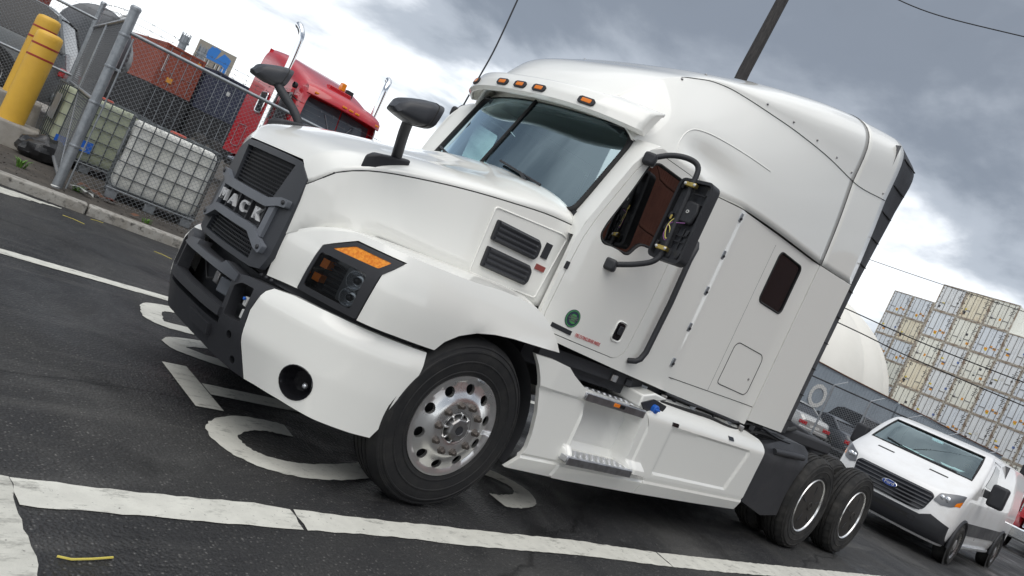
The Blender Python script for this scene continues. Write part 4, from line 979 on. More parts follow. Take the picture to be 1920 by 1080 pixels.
# ------------------------------------------------------------ wheels of the truck
def tyre_mb(cx, y0, cz, r=.513, w=.275, lugs=False, sgn=1):
    prof = [(.288, .045), (.292, .022), (.312, .012), (.325, .008), (.328, .004), (.334, .004), (.337, .007), (.36, .003), (.385, .001), (.388, -.003), (.394, -.003), (.397, .001), (.42, .0), (.445, .003), (.448, -.001), (.456, .001), (.459, .007), (.474, .014), (.477, .010), (.486, .014), (.489, .024), (.500, .042), (r, .062)]
    g = [.085, .125, .165, .205]
    mid = []
    for y in g: mid += [(r+.001, y-.007), (r-.013, y-.005), (r-.013, y+.005), (r+.001, y+.007)]
    full = prof + mid + [(a, w-b) for a, b in reversed(prof)]
    n = 96; R = []
    for a, b in full:
        row = []
        for k in range(n):
            rr = a
            if lugs and a > .47 and (b < .085 or b > w-.085) and k % 3 == 0: rr -= .010
            t = 2*pi*k/n; row.append((cx + rr*cos(t), y0 + b, max(.001, cz + rr*sin(t))))
        R.append(row)
    return MB().rows(R, True)
def steer_wheel(cx):
    cz = .505
    w = tyre_mb(cx, 0, cz).build('front_wheel', 'rubber', T, smooth=35)
    def prof(r): return interp([(.085, -.012), (.10, -.018), (.172, -.018), (.186, -.010), (.205, .002), (.25, .016), (.272, .020), (.282, .013), (.292, .003), (.298, .002), (.303, .010)], r)
    C = .225
    def mp(u, v, d): return (cx + v*cos(u/C), prof(v) + d, cz + v*sin(u/C))
    outl = [(0, .085), (2*pi*C, .085), (2*pi*C, .303), (0, .303)]
    holes = []
    for k in range(10):
        u0 = C*(2*pi*(k+.5)/10); holes.append([(u0 + .032*cos(2*pi*j/16), .230 + .030*sin(2*pi*j/16)) for j in range(16)])
    me = fillpanel(outl, holes, mp, .022, .02)
    finish(me, 'rim', 'aluminium', w, 35, 0, weld=True)
    MB().lathe([(.30, .012), (.29, .10), (.27, .13), (.001, .13)], (cx, 0, cz), 'y', 40).build('brake_drum', 'interior_dark', w)
    MB().lathe([(.098, -.018), (.094, .03), (.085, .035), (.078, .03)], (cx, 0, cz), 'y', 30).build('hub_recess', 'seam', w)
    MB().lathe([(.078, .05), (.070, -.035), (.064, -.045), (.030, -.047), (.028, -.043), (.001, -.043)], (cx, 0, cz), 'y', 8, phase=pi/8).build('hub_cap', 'hub_steel', w, smooth=20, bevel=.003)
    MB().lathe([(.026, -.0475), (.001, -.0475)], (cx, 0, cz), 'y', 16).build('hub_badge', 'black_plastic', w)
    for k in range(8):
        t = 2*pi*k/8; c = Vector((cx + .078*cos(t), 0, cz + .078*sin(t)))
        MB().obox((c.x, .005, c.z), (.026, .06, .012), Matrix.Rotation(-t, 3, 'Y')).build('hub_fin', 'aluminium', w, bevel=.003)
    for k in range(10):
        t = 2*pi*k/10; q = (cx + .143*cos(t), 0, cz + .143*sin(t))
        MB().lathe([(.023, -.018), (.023, -.026), (.018, -.030), (.017, -.044), (.012, -.052), (.001, -.054)], q, 'y', 6).build('lug_nut', 'lug_nut', w, smooth=40)
    MB().obox((cx + .293*cos(radians(80)), .006, cz + .293*sin(radians(80))), (.05, .014, .014), Matrix.Rotation(-radians(-10), 3, 'Y')).build('balance_weight', 'galvanised', w, bevel=.003)
    return w
both(steer_wheel(0.0))
def drive_wheel(cx):
    cz = .505
    w = tyre_mb(cx, 0.0, cz, lugs=True).build('rear_wheel', 'tyre_dirty', T, smooth=35)
    tyre_mb(cx, .33, cz, lugs=True).build('inner_tyre', 'tyre_dirty', w, smooth=35)
    MB().lathe([(.300, .018), (.294, .006), (.286, .010), (.281, .030), (.268, .034)], (cx, 0, cz), 'y', 56).build('rim_ring', 'aluminium', w, smooth=50)
    MB().lathe([(.284, .024), (.268, .020), (.20, .012), (.09, .006), (.05, .004), (.046, -.004), (.034, -.006), (.032, .0), (.001, .0)], (cx, 0, cz), 'y', 48).build('wheel_cover', 'cover_grey', w, smooth=30)
    for k in range(5):
        t = 2*pi*k/5 + .3; MB().obox((cx + .17*cos(t), .009, cz + .17*sin(t)), (.10, .006, .012), Matrix.Rotation(-t, 3, 'Y')).build('cover_rib', 'black_plastic', w, bevel=.002)
    return w
for x in (5.24, 6.56): both(drive_wheel(x))
# ------------------------------------------------------------ lower skirts and steps
def inwell(x, z):
    a = smooth01(1.01 + (.93-z)*.10, 1.045 + (.93-z)*.10, x)*(1-smooth01(1.64 + (.9-z)*.12, 1.675 + (.9-z)*.12, x))
    b = smooth01(.475, .50, z)*(1-smooth01(.905, .93, z))
    return a*b
def SK(x, z, d=0.0):
    y = .0 + d
    y += .13*inwell(x, z)*(1 - .30*smooth01(.74, .60, z)*0)
    y += .03*smooth01(.60, .50, z)*inwell(x, z)
    y += .012*math.exp(-((z-.415)/.008)**2)                       # groove along the foot
    if x < 1.03: y += .014*smooth01(.872 + .03*(x-.6), .852 + .03*(x-.6), z)
    y += .022*smooth01(.70, .66, x)*0 - .012*smooth01(1.78, 1.80, x)*smooth01(.44, .46, z)
    if z < .40: y += .05*(.40-z)/.1*.6
    if x < .62: y += .10*(.62-x)
    y -= .045*smooth01(.56, .50, z)*smooth01(.44, .47, z)*smooth01(.978, .988, x)
    return (x, y, z)
so = [(.385,1.045),(.45,.985),(.50,.92),(.56,.82),(.615,.70),(.655,.56),(.665,.47),(.645,.40),(.585,.315),(1.2,.300),(2.03,.298),(2.045,.425),(1.93,.47),(1.86,.60),(1.78,.84),(1.72,.905),(1.68,.93),(.95,.945),(.90,.955),(.78,1.0),(.70,1.04),(.55,1.05)]
sk = panel('step_skirt', 'white_paint', T, so[::-1], [], SK, .03, .017, .004, 25); both(sk)
def tread(name, x0, x1, z0, z1, y0, y1, zt):
    st = MB().box(x0, x1, y0, y1, z0, z1).build(name, 'tread_plate', T, bevel=.004)
    mb = MB(); rnd = random.Random(2)
    nx = int((x1-x0-.03)/.034); ny = int((y1-y0-.02)/.03)
    for i in range(nx):
        for j in range(ny):
            cx, cy = x0 + .03 + i*.034, y0 + .02 + j*.03; s = 1 if (i+j) % 2 else -1
            a = Vector((.014, .009*s, 0)); b = Vector((-.0035*s, .0055, 0)).normalized()*.0045
            c = Vector((cx, cy, z1)); mb.add([c-a, c+b, c+a, c-b, c + Vector((0, 0, .004))], [(0, 1, 4), (1, 2, 4), (2, 3, 4), (3, 0, 4)])
    o = mb.build('tread_pattern', 'tread_plate', st, smooth=0); o['kind'] = 'stuff'
    f = MB().box(x0+.005, x1-.005, y0-.006, y0-.0005, z0-.012, z1-.004).build('tread_edge', 'tread_plate', st, bevel=.002)
    return st
up_ = tread('step', .95, 1.665, .885, .928, -.012, .20, 0)
lo_ = tread('step', .985, 1.755, .455, .498, -.062, .115, 0)
MB().box(1.27, 1.335, -.022, -.018, .892, .917).build('side_marker', 'amber', T, bevel=.002)
MB().box(1.336, 1.40, -.0215, -.018, .892, .917).build('side_marker', 'black_gloss', T, bevel=.002)
mirror_tree(up_); mirror_tree(lo_)
def TK(x, z, d=0.0):
    y = d + (.18*smooth01(.86, 1.06, z)**1.6)
    # pressed access door outline
    zb = .50 + .0*x
    inside = smooth01(2.105, 2.125, x)*(1-smooth01(3.30 + (z-.5)*.38, 3.32 + (z-.5)*.38, x))*smooth01(.48, .495, z)*(1-smooth01(.85 + .012*(x-2), .862 + .012*(x-2), z))
    y += .012*inside
    y += .012*math.exp(-((z-.425)/.008)**2)
    if z < .40: y += .05*(.40-z)/.1*.6
    return (x, y, z)
to = [(2.052,.425),(2.036,.298),(2.9,.305),(3.69,.318),(3.705,.43),(3.73,.965),(3.70,.985),(3.36,1.03),(2.6,1.04),(2.1,1.045),(1.98,1.03),(1.93,.97),(1.75,.915),(1.735,.90),(1.79,.84),(1.87,.60),(1.94,.475)]
both(panel('tank_fairing', 'white_paint', T, to, [], TK, .03, .02, .005, 25))
both(MB().rows([[TK(x, 1.03, -.001) for x in (1.98, 2.3, 2.8, 3.36)], [(x, .42, 1.02) for x in (1.98, 2.3, 2.8, 3.36)], [(x, .75, 1.0) for x in (1.98, 2.3, 2.8, 3.36)]]).build('fairing_top', 'white_paint', T, smooth=60))
for x, z in ((2.13, .895), (3.06, .925)):
    panel('latch', 'black_gloss', T, rrect(x-.045, x+.045, z-.014, z+.014, .006), [], lambda a, b, d: TK(a, b, d-.006), .01, 0, .003)
panel('filler_recess', 'black_plastic', T, rpoly([(1.66, .965), (1.76, .905), (1.95, .925), (1.99, 1.0), (1.80, 1.02)], .02, 3), [], lambda x, z, d: (x, .05 + d, z), .02, 0, .004)
MB().lathe([(.001, -.035), (.028, -.035), (.032, -.03), (.032, 0)], (1.83, .05, .955), 'y', 12).build('filler_cap', 'blue_plastic', T, bevel=.003)
MB().obox((1.83, .008, .955), (.05, .014, .014)).build('filler_grip', 'blue_plastic', T, bevel=.003)
MB().lathe([(.33, 0), (.33, 1.6)], (1.95, .50, .70), 'x', 28, True, True).build('fuel_tank', 'aluminium', T, smooth=50)
both(MB().prism([(1.66, .93), (1.72, .91), (1.80, .99), (1.92, 1.03), (1.98, 1.05), (1.80, 1.06), (1.66, 1.02)], 'y', .06, .40).build('skirt_shoulder', 'white_paint', T, bevel=.02))
# chassis, quarter fender, hoses
for y in (.78, 1.54): MB().box(-.9, 7.6, y, y+.08, .72, .98).build('frame_rail', 'interior_dark', T)
MB().box(5.0, 6.6, .55, 1.85, 1.0, 1.14).build('fifth_wheel', 'interior_dark', T, bevel=.03)
MB().prism([(5.3, 1.14), (6.9, 1.05), (6.9, 1.12), (5.4, 1.24)], 'y', .75, 1.65).build('coupling_plate', 'black_plastic', T, bevel=.02)
for x in (5.24, 6.56): MB().tube([(x, .35, .5), (x, 2.05, .5)], .11, 10).build('axle', 'interior_dark', T)
MB().tube([(0, .25, .48), (0, 2.15, .48)], .07, 10).build('axle', 'interior_dark', T)
qf = [(3.76, .95), (3.80, .40), (4.30, .30), (4.66, .33)] + [(5.24 - .60*cos(radians(a)), .505 + .60*sin(radians(a))) for a in (0, 15, 30, 45, 58)] + [(4.85, 1.06), (4.4, 1.06)]
both(panel('quarter_fender', 'black_plastic', T, qf, [], lambda x, z, d: (x, .04 + d + .12*smooth01(.9, 1.08, z), z), .30, .1, .01))
both(MB().tube([(4.0, .05, .93), (4.45, .03, .955), (4.62, .03, .96)], .03, 8).build('fender_bracket', 'black_plastic', T, smooth=50))
MB().box(3.7, 5.1, .25, 2.15, .98, 1.04).build('deck_plate', 'interior_dark', T)
random.seed(11)
for i in range(7):
    y = .14 + .05*(i % 4); z = 1.07 - .012*i
    pts = [(2.0 + .35*k + .1*random.random(), y + random.uniform(-.02, .02), z + random.uniform(-.03, .015)) for k in range(8)]
    MB().tube(crom(pts, 3), .012 + .004*(i % 3), 6).build('hose', 'seam' if i % 3 else 'black_plastic', T, smooth=60)
for i in range(12):
    MB().obox((1.4 + i*.22 + random.uniform(-.05, .05), .16 + random.uniform(-.03, .06), 1.03 + random.uniform(-.02, .03)), (.06, .05, .05), Matrix.Rotation(random.random(), 3, 'Z')).build('bracket', ['hub_steel', 'black_plastic', 'galvanised'][i % 3], T, bevel=.006)
both(MB().tube([(2.0, .30, 1.04), (2.9, .30, 1.04), (3.6, .30, 1.03)], .025, 8).build('air_line', 'galvanised', T))
MB().box(.5, 4.0, .25, 2.15, .95, 1.06).build('underbody', 'interior_dark', T)
both(MB().tube(crom([(4.2, .5, 1.1), (4.6, .42, 1.16), (5.0, .48, 1.12), (5.5, .6, 1.16)], 6), .025, 8).build('air_hose', 'seam', T, smooth=60))
# ================================================================== left: fence, bollards, tanks, yard
YZ = 0.09
mat('bollard_yellow', (0.72, 0.43, 0.055), 0.45, noise=(3, (0.64, 0.37, 0.05), 0.4, 0.7), dirt=(9, (0.40, 0.26, 0.07), 0.62, 0.85), spec=0.4)
mat('bollard_red', (0.33, 0.03, 0.02), 0.5)
mat('bag_black', (0.02, 0.02, 0.022), 0.28, spec=0.5, bump=(14, 1.0))
mat('tank_white', (0.74, 0.74, 0.70), 0.45, noise=(2.5, (0.66, 0.66, 0.60), 0.4, 0.7), spec=0.35)
mat('tank_green', (0.42, 0.45, 0.33), 0.5, noise=(2.5, (0.36, 0.39, 0.27), 0.4, 0.7), spec=0.35)
mat('cap_red', (0.42, 0.07, 0.04), 0.5)
mat('leaf_green', (0.10, 0.22, 0.03), 0.7)
mat('container_orange', (0.30, 0.075, 0.045), 0.6, noise=(1.2, (0.24, 0.055, 0.035), 0.4, 0.7), dirt=(5, (0.12, 0.04, 0.03), 0.6, 0.85), spec=0.3)
mat('container_red', (0.20, 0.045, 0.035), 0.6, noise=(1.2, (0.15, 0.04, 0.03), 0.4, 0.7), spec=0.3)
mat('container_brown', (0.26, 0.095, 0.06), 0.6, noise=(1.2, (0.19, 0.07, 0.045), 0.4, 0.7), spec=0.3)
mat('container_navy', (0.045, 0.05, 0.085), 0.6, noise=(1.2, (0.035, 0.04, 0.06), 0.4, 0.7), spec=0.3)
mat('container_black', (0.02, 0.02, 0.022), 0.7)
mat('container_grey', (0.30, 0.345, 0.39), 0.6, noise=(0.8, (0.25, 0.29, 0.33), 0.4, 0.7), dirt=(3, (0.18, 0.14, 0.11), 0.66, 0.85), spec=0.3)
mat('sticker_orange', (0.70, 0.30, 0.03), 0.6); mat('sticker_yellow', (0.72, 0.56, 0.06), 0.6); mat('sticker_white', (0.62, 0.62, 0.60), 0.6); mat('sticker_blue', (0.05, 0.13, 0.42), 0.6); mat('ink', (0.06, 0.06, 0.065), 0.7)
mat('gate_wire', (0.12, 0.125, 0.13), 0.6, 0.3)
mat('cage_steel', (0.10, 0.11, 0.115), 0.5, 0.5)
def KV(s, t, z): a, b = KP(s, t); return (a, b, z)
def chain(P0, P1, z0, z1, pitch=0.06, r=0.0019):
    """woven wire between two plan points"""
    A = Vector((P0[0], P0[1], 0)); B = Vector((P1[0], P1[1], 0)); L = (B-A).length; d = (B-A)/L; H = z1-z0; mb = MB(); k = -int(H/pitch) - 1
    nrm = Vector((-d.y, d.x, 0))
    while k*pitch < L:
        for sgn in (1, -1):
            # diagonal from s0 at the bottom to s0 + H (or from s0 + H down)
            s0 = k*pitch; a0, a1 = max(0.0, s0), min(L, s0+H)
            if a1 - a0 < .02: continue
            if sgn > 0: q0 = (a0, z0 + a0-s0); q1 = (a1, z0 + a1-s0)
            else: q0 = (a0, z1 - (a0-s0)); q1 = (a1, z1 - (a1-s0))
            off = nrm*(r*.9*sgn)
            p0 = A + d*q0[0] + Vector((0, 0, q0[1])) + off; p1 = A + d*q1[0] + Vector((0, 0, q1[1])) + off
            mb.tube([p0, p1], r, 4, caps=False)
        k += 1
    return mb
def post(parent, s, t, z1, r, name='post', cap=True):
    mb = MB().tube([KV(s, t, YZ-.05), KV(s, t, z1)], r, 14)
    o = mb.build(name, 'galvanised', parent, smooth=40)
    if cap: MB().lathe([(r*1.12, 0), (r*1.12, .03), (r*.8, .05), (.001, .055)], KV(s, t, z1-.01), 'z', 14).build('post_cap', 'galvanised', o, smooth=40)
    return o
def barbed(parent, pts, seed=0):
    rnd = random.Random(seed); mb = MB(); P = [Vector(q) for q in pts]; fine = crom(P, 10); mb.tube(fine, .0024, 4)
    tot = 0
    for a, b in zip(fine, fine[1:]):
        tot += (b-a).length
        if tot > .11:
            tot = 0
            for k in range(2):
                v = Vector((rnd.uniform(-1, 1), rnd.uniform(-1, 1), rnd.uniform(-1, 1))).normalized()*.022; mb.tube([b-v, b+v], .002, 3)
    return mb.build('barbed_wire', 'gate_wire', parent, smooth=0)
F1 = thing('chain_link_fence', 'galvanised chain link fence with barbed wire along the kerb, in front of the white tanks', 'fence', KV(0, 0, YZ))
post(F1, 0, 0, 2.34, .056, cap=True)
for s in (3.0, 6.0, 9.0): post(F1, s, 0, 2.12, .032)
MB().tube([KV(.05, 0, 2.075), KV(5, 0, 2.09), KV(12, 0, 2.09)], .023, 10).build('top_rail', 'galvanised', F1, smooth=60)
MB().tube([KV(.09, .0, YZ+.03), KV(.10, 0, 1.2), KV(.10, 0, 2.03)], .010, 6).build('tension_bar', 'galvanised', F1)
o = chain(KP(.10, 0), KP(6.2, 0), YZ+.06, 2.06).build('wire_mesh', 'galv_wire', F1, smooth=0); o['kind'] = 'stuff'
for z in (.62, 1.17, 1.62, 2.02): MB().lathe([(.060, -.016), (.062, -.010), (.062, .010), (.060, .016)], KV(0, 0, z), 'z', 16).build('post_band', 'galvanised', F1, smooth=40)
for z in (.62, 1.17, 1.62): MB().obox(KV(.085, 0, z), (.06, .012, .028), Matrix.Rotation(KA, 3, 'Z')).build('band_bolt', 'galvanised', F1, bevel=.003)
for i, z in enumerate((2.28, 2.20, 2.13)):
    barbed(F1, [KV(.05, 0, z), KV(1.4, .02, z-.02 + .02*i), KV(3.0, .0, z+.02), KV(6.0, .02, z), KV(9, 0, z)], i)
# gate leaf running back from the corner post, seen almost edge on
F2 = thing('chain_link_gate', 'chain link gate leaf seen almost edge on, left of the thick corner post', 'gate', KV(-.09, 2.5, YZ))
G0, G1 = (-.03, .10), (-.19, 5.0)
MB().tube([KV(*G0, YZ+.12), KV(*G0, 2.22)], .021, 10).build('gate_upright', 'galvanised', F2, smooth=60)
MB().tube([KV(*G1, YZ+.12), KV(*G1, 2.22)], .021, 10).build('gate_upright', 'galvanised', F2, smooth=60)
MB().tube([KV(-.11, 2.55, YZ+.12), KV(-.11, 2.55, 2.22)], .021, 10).build('gate_upright', 'galvanised', F2, smooth=60)
for z in (YZ+.14, 1.20, 2.20): MB().tube([KV(*G0, z), KV(*G1, z)], .021, 10).build('gate_rail', 'galvanised', F2, smooth=60)
MB().tube([KV(*G0, YZ+.16), KV(-.11, 2.55, 1.2)], .009, 6).build('gate_brace', 'galvanised', F2)
MB().tube([KV(-.11, 2.55, 1.2), KV(*G1, YZ+.16)], .009, 6).build('gate_brace', 'galvanised', F2)
o = chain(KP(*G0), KP(*G1), YZ+.10, 2.28,   .062, .0015).build('wire_mesh', 'gate_wire', F2, smooth=0); o['kind'] = 'stuff'
for i, z in enumerate((2.50, 2.42, 2.34)): barbed(F2, [KV(-.02, .05, 2.30-.07*i), KV(-.11, 2.5, z-.03), KV(-.19, 5.0, z+.12)], 5+i)
F3 = thing('chain_link_fence', 'rear chain link fence with a mid rail, behind the yellow bollards', 'fence', KV(-2.5, 5.0, YZ))
post(F3, -.20, 5.08, 2.62, .045)
for s in (-2.9, -5.8): post(F3, s, 5.05, 2.45, .035)
for z in (2.34, 1.30): MB().tube([KV(-.2, 5.05, z), KV(-6.5, 5.05, z)], .024, 10).build('rail', 'galvanised', F3, smooth=60)
o = chain(KP(-6.5, 5.05), KP(-.2, 5.05), YZ+.05, 2.33, .06, .0024).build('wire_mesh', 'galv_wire', F3, smooth=0); o['kind'] = 'stuff'
for i in range(2): barbed(F3, [KV(-.2, 5.05, 2.56-.1*i), KV(-3, 5.05, 2.5-.1*i), KV(-6.5, 5.05, 2.55-.1*i)], 9+i)
# bollards on concrete blocks
def block(s0, s1, t0, t1, z1, label, name='concrete_block'):
    pts = [KP(s0, t0), KP(s1-.06, t0), KP(s1, t0+.06), KP(s1, t1), KP(s0, t1)]
    mb = MB().prism(pts, 'z', YZ-.05, z1); n = len(pts)
    c = KV((s0+s1)/2, (t0+t1)/2, 0)
    mb.v = [(x + (c[0]-x)*.05*(1 if z > .2 else 0), y + (c[1]-y)*.12*(1 if z > .2 else 0), z) for x, y, z in mb.v]
    tag(mb.build(name, 'concrete', bevel=.03, seg=3), label, 'block', 'concrete blocks under the bollards')
block(-2.3, -.27, 2.15, 2.95, .41, 'nearer concrete block with a yellow bollard standing on it')
block(-2.5, -.36, 3.75, 4.5, .68, 'taller concrete block half hidden behind the front bollard')
def bollard(s, t, z0, z1, r, label, lean):
    c = Vector(KV(s, t, 0))
    mb = MB().lathe([(r*.99, z0), (r, z0+.02), (r, z1-.10), (r*.985, z1-.05), (r*.90, z1-.015), (r*.6, z1+.003), (.001, z1+.006)], (0, 0, 0), 'z', 36)
    ob = mb
    ob.v = [(x + c.x + lean*(z-z0), y + c.y, z) for x, y, z in ob.v]
    b = ob.build('bollard', 'bollard_yellow', smooth=50); tag(b, label, 'bollard', 'yellow bollards with red bands')
    for zz in (z1-.20, z1-.37):
        q = MB().lathe([(r+.0005, zz-.014), (r+.003, zz-.012), (r+.003, zz+.012), (r+.0005, zz+.014)], (c.x + lean*(zz-z0), c.y, 0), 'z', 36).build('band', 'bollard_red', b, smooth=50)
bollard(-.69, 2.5, .40, 1.73, .168, 'front yellow bollard with two dark red bands', .02)
bollard(-.80, 4.1, .66, 1.98, .168, 'rear yellow bollard, mostly hidden by the front one', .02)
# bin bag
mb = MB().sphere((0, 0, 0), 1, 28, 18); rnd = random.Random(5)
from mathutils import noise as mnoise
vv = []
for q in mb.v:
    v = Vector(q); k = 1 + .22*mnoise.noise(v*2.1) + .10*mnoise.noise(v*5.3 + Vector((3, 1, 2))); w = v*k
    vv.append((w.x*.30, w.y*.26, max(-.14, w.z*.20)))
c = KV(-.22, 2.0, YZ+.14); mb.v = [(x+c[0], y+c[1], z+c[2]) for x, y, z in vv]
tag(mb.build('bin_bag', 'bag_black', smooth=25), 'crumpled black bin bag lying against the concrete block', 'bin bag')
# weeds and litter along the fence foot
def tuft(s, t, n, h, label):
    rnd = random.Random(int(s*100)); mb = MB(); c = Vector(KV(s, t, YZ))
    for i in range(n):
        a = rnd.uniform(0, 2*pi); d = Vector((cos(a), sin(a), 0)); b = c + d*rnd.uniform(0, .06); L = h*rnd.uniform(.5, 1); w = Vector((-d.y, d.x, 0))*.006
        m = b + d*L*.25 + Vector((0, 0, L*.7)); e = b + d*L*.7 + Vector((0, 0, L*.9)); mb.add([b-w, b+w, m+w, m-w, e], [(0, 1, 2, 3), (3, 2, 4)])
    tag(mb.build('weed_tuft', 'leaf_green', smooth=0), label, 'weed', 'weeds at the fence foot')
tuft(-.40, .55, 60, .13, 'green weed tuft just left of the corner post'); tuft(.22, .35, 30, .09, 'small weed right of the corner post'); tuft(1.0, -.15, 24, .07, 'low weed between kerb and tank')
mat('litter_white', (0.5, 0.5, 0.47), 0.7); mat('litter_brown', (0.13, 0.06, 0.035), 0.85); mat('litter_red', (0.25, 0.07, 0.04), 0.8)
def scrap(s, t, size, m, label, seed):
    rnd = random.Random(seed); mb = MB(); c = Vector(KV(s, t, YZ+.02)); n = 7
    P = [c + Vector((cos(2*pi*k/n)*size*rnd.uniform(.5, 1.1), sin(2*pi*k/n)*size*.7*rnd.uniform(.5, 1.1), rnd.uniform(0, size*.5))) for k in range(n)]
    top = c + Vector((0, 0, size*.45)); mb.add(P + [top], [(k, (k+1) % n, n) for k in range(n)])
    tag(mb.build('litter', m, smooth=0), label, 'litter', 'litter at the fence foot')
for i, (s, t, z, m, lb) in enumerate([(.22, .30, .12, 'litter_white', 'crumpled white paper right beside the corner post'), (.34, .18, .09, 'litter_white', 'pale rag at the foot of the mesh'), (.42, .5, .13, 'litter_brown', 'heap of brown leaves below the green tank'), (.6, .35, .10, 'litter_red', 'reddish scrap at the lower left corner of the white tank'), (.30, .75, .12, 'litter_brown', 'dark brown rubbish under the green tank'), (.85, -.12, .07, 'litter_brown', 'brown scrap in front of the white tank pallet'), (-.02, -.2, .06, 'litter_white', 'pale pebble-like scrap at the post foot'), (1.75, -.15, .08, 'litter_brown', 'brown leaves right of the white tank pallet')]):
    scrap(s, t, z, m, lb, i)
mb = MB(); rnd = random.Random(21)
for i in range(900):
    s, t = rnd.uniform(-2.5, 5), rnd.uniform(-.4, 1.6)**1.0; r = rnd.uniform(.006, .022); c = Vector(KV(s, t, YZ + r*.4))
    P = [c + Vector((rnd.uniform(-1, 1), rnd.uniform(-1, 1), rnd.uniform(-.4, .8)))*r for k in range(4)]; mb.add(P, [(0, 1, 2), (0, 2, 3), (0, 3, 1), (1, 3, 2)])
tag(mb.build('gravel', 'dirt', smooth=0), 'loose grit and gravel scattered along the fence foot', 'gravel', kind='stuff')
# intermediate bulk tanks in cages
def ibc(label, body, W=1.12, D=.98):
    R = thing('bulk_tank', label, 'tank', (0, 0, 0), 0, 'caged bulk liquid tanks')
    z0, z1 = .16, 1.08
    tk = []
    prof = rrect(-W/2+.02, W/2-.02, -D/2+.02, D/2-.02, .12, 5)
    for z, k in ((z0, .93), (z0+.04, .985), (z0+.10, 1.0), (z1-.14, 1.0), (z1-.06, .985), (z1-.01, .93), (z1, .86)): tk.append([(a*k, b*k, z) for a, b in prof])
    mb = MB().rows(tk, True); mb.add(tk[-1], [tuple(range(len(prof)))]); t_ = mb.build('tank', body, R, smooth=50)
    MB().lathe([(.11, 0), (.11, .045), (.09, .055), (.001, .055)], (0, 0, z1-.005), 'z', 20).build('lid', 'cap_red', t_, smooth=40)
    cage = rrect(-W/2, W/2, -D/2, D/2, .10, 4)
    for z in (.17, .33, .51, .69, .87, 1.0, 1.10): MB().tube([(a, b, z) for a, b in cage], .0085 if z < 1.1 else .012, 6, closed=True).build('cage_ring', 'cage_steel', R, smooth=60)
    for i in range(7):
        x = -W/2 + .09 + (W-.18)*i/6
        for y in (-D/2-.010, D/2+.010): MB().tube([(x, y, .14), (x, y, 1.10)], .0085, 6).build('cage_bar', 'cage_steel', R, smooth=60)
    for i in range(6):
        y = -D/2 + .10 + (D-.20)*i/5
        for x in (-W/2-.010, W/2+.010): MB().tube([(x, y, .14), (x, y, 1.10)], .0085, 6).build('cage_bar', 'cage_steel', R, smooth=60)
    for x in (-.25, .25): MB().tube([(x, -D/2, 1.105), (x, D/2, 1.105)], .011, 6).build('top_bar', 'cage_steel', R)
    MB().box(-W/2-.005, W/2+.005, -D/2-.02, D/2+.02, .125, .145).build('pallet_deck', 'galvanised', R, bevel=.004)
    for x in (-W/2+.08, 0, W/2-.08):
        for y in (-D/2+.08, D/2-.08): MB().box(x-.07, x+.07, y-.07, y+.07, 0, .125).build('pallet_foot', 'galvanised', R, bevel=.01)
    MB().box(-W/2-.028, -W/2-.018, -.30, .14, .55, .93).build('name_plate', 'galvanised', R, bevel=.004)
    return R
i1 = ibc('white caged bulk tank behind the fence, nearest the truck', 'tank_white'); place(i1, KV(1.13, 1.28, YZ), KA + radians(-3))
i2 = ibc('greenish caged bulk tank with a blue label, behind the corner post', 'tank_green'); place(i2, KV(.28, 2.95, YZ), KA + radians(8))
MB().box(-.30, -.02, -.512, -.505, .30, .46).build('label_plate', 'blue_plastic', i2)
MB().box(-.5, -.34, -.512, -.505, .26, .40).build('label_plate', 'blue_plastic', i2)
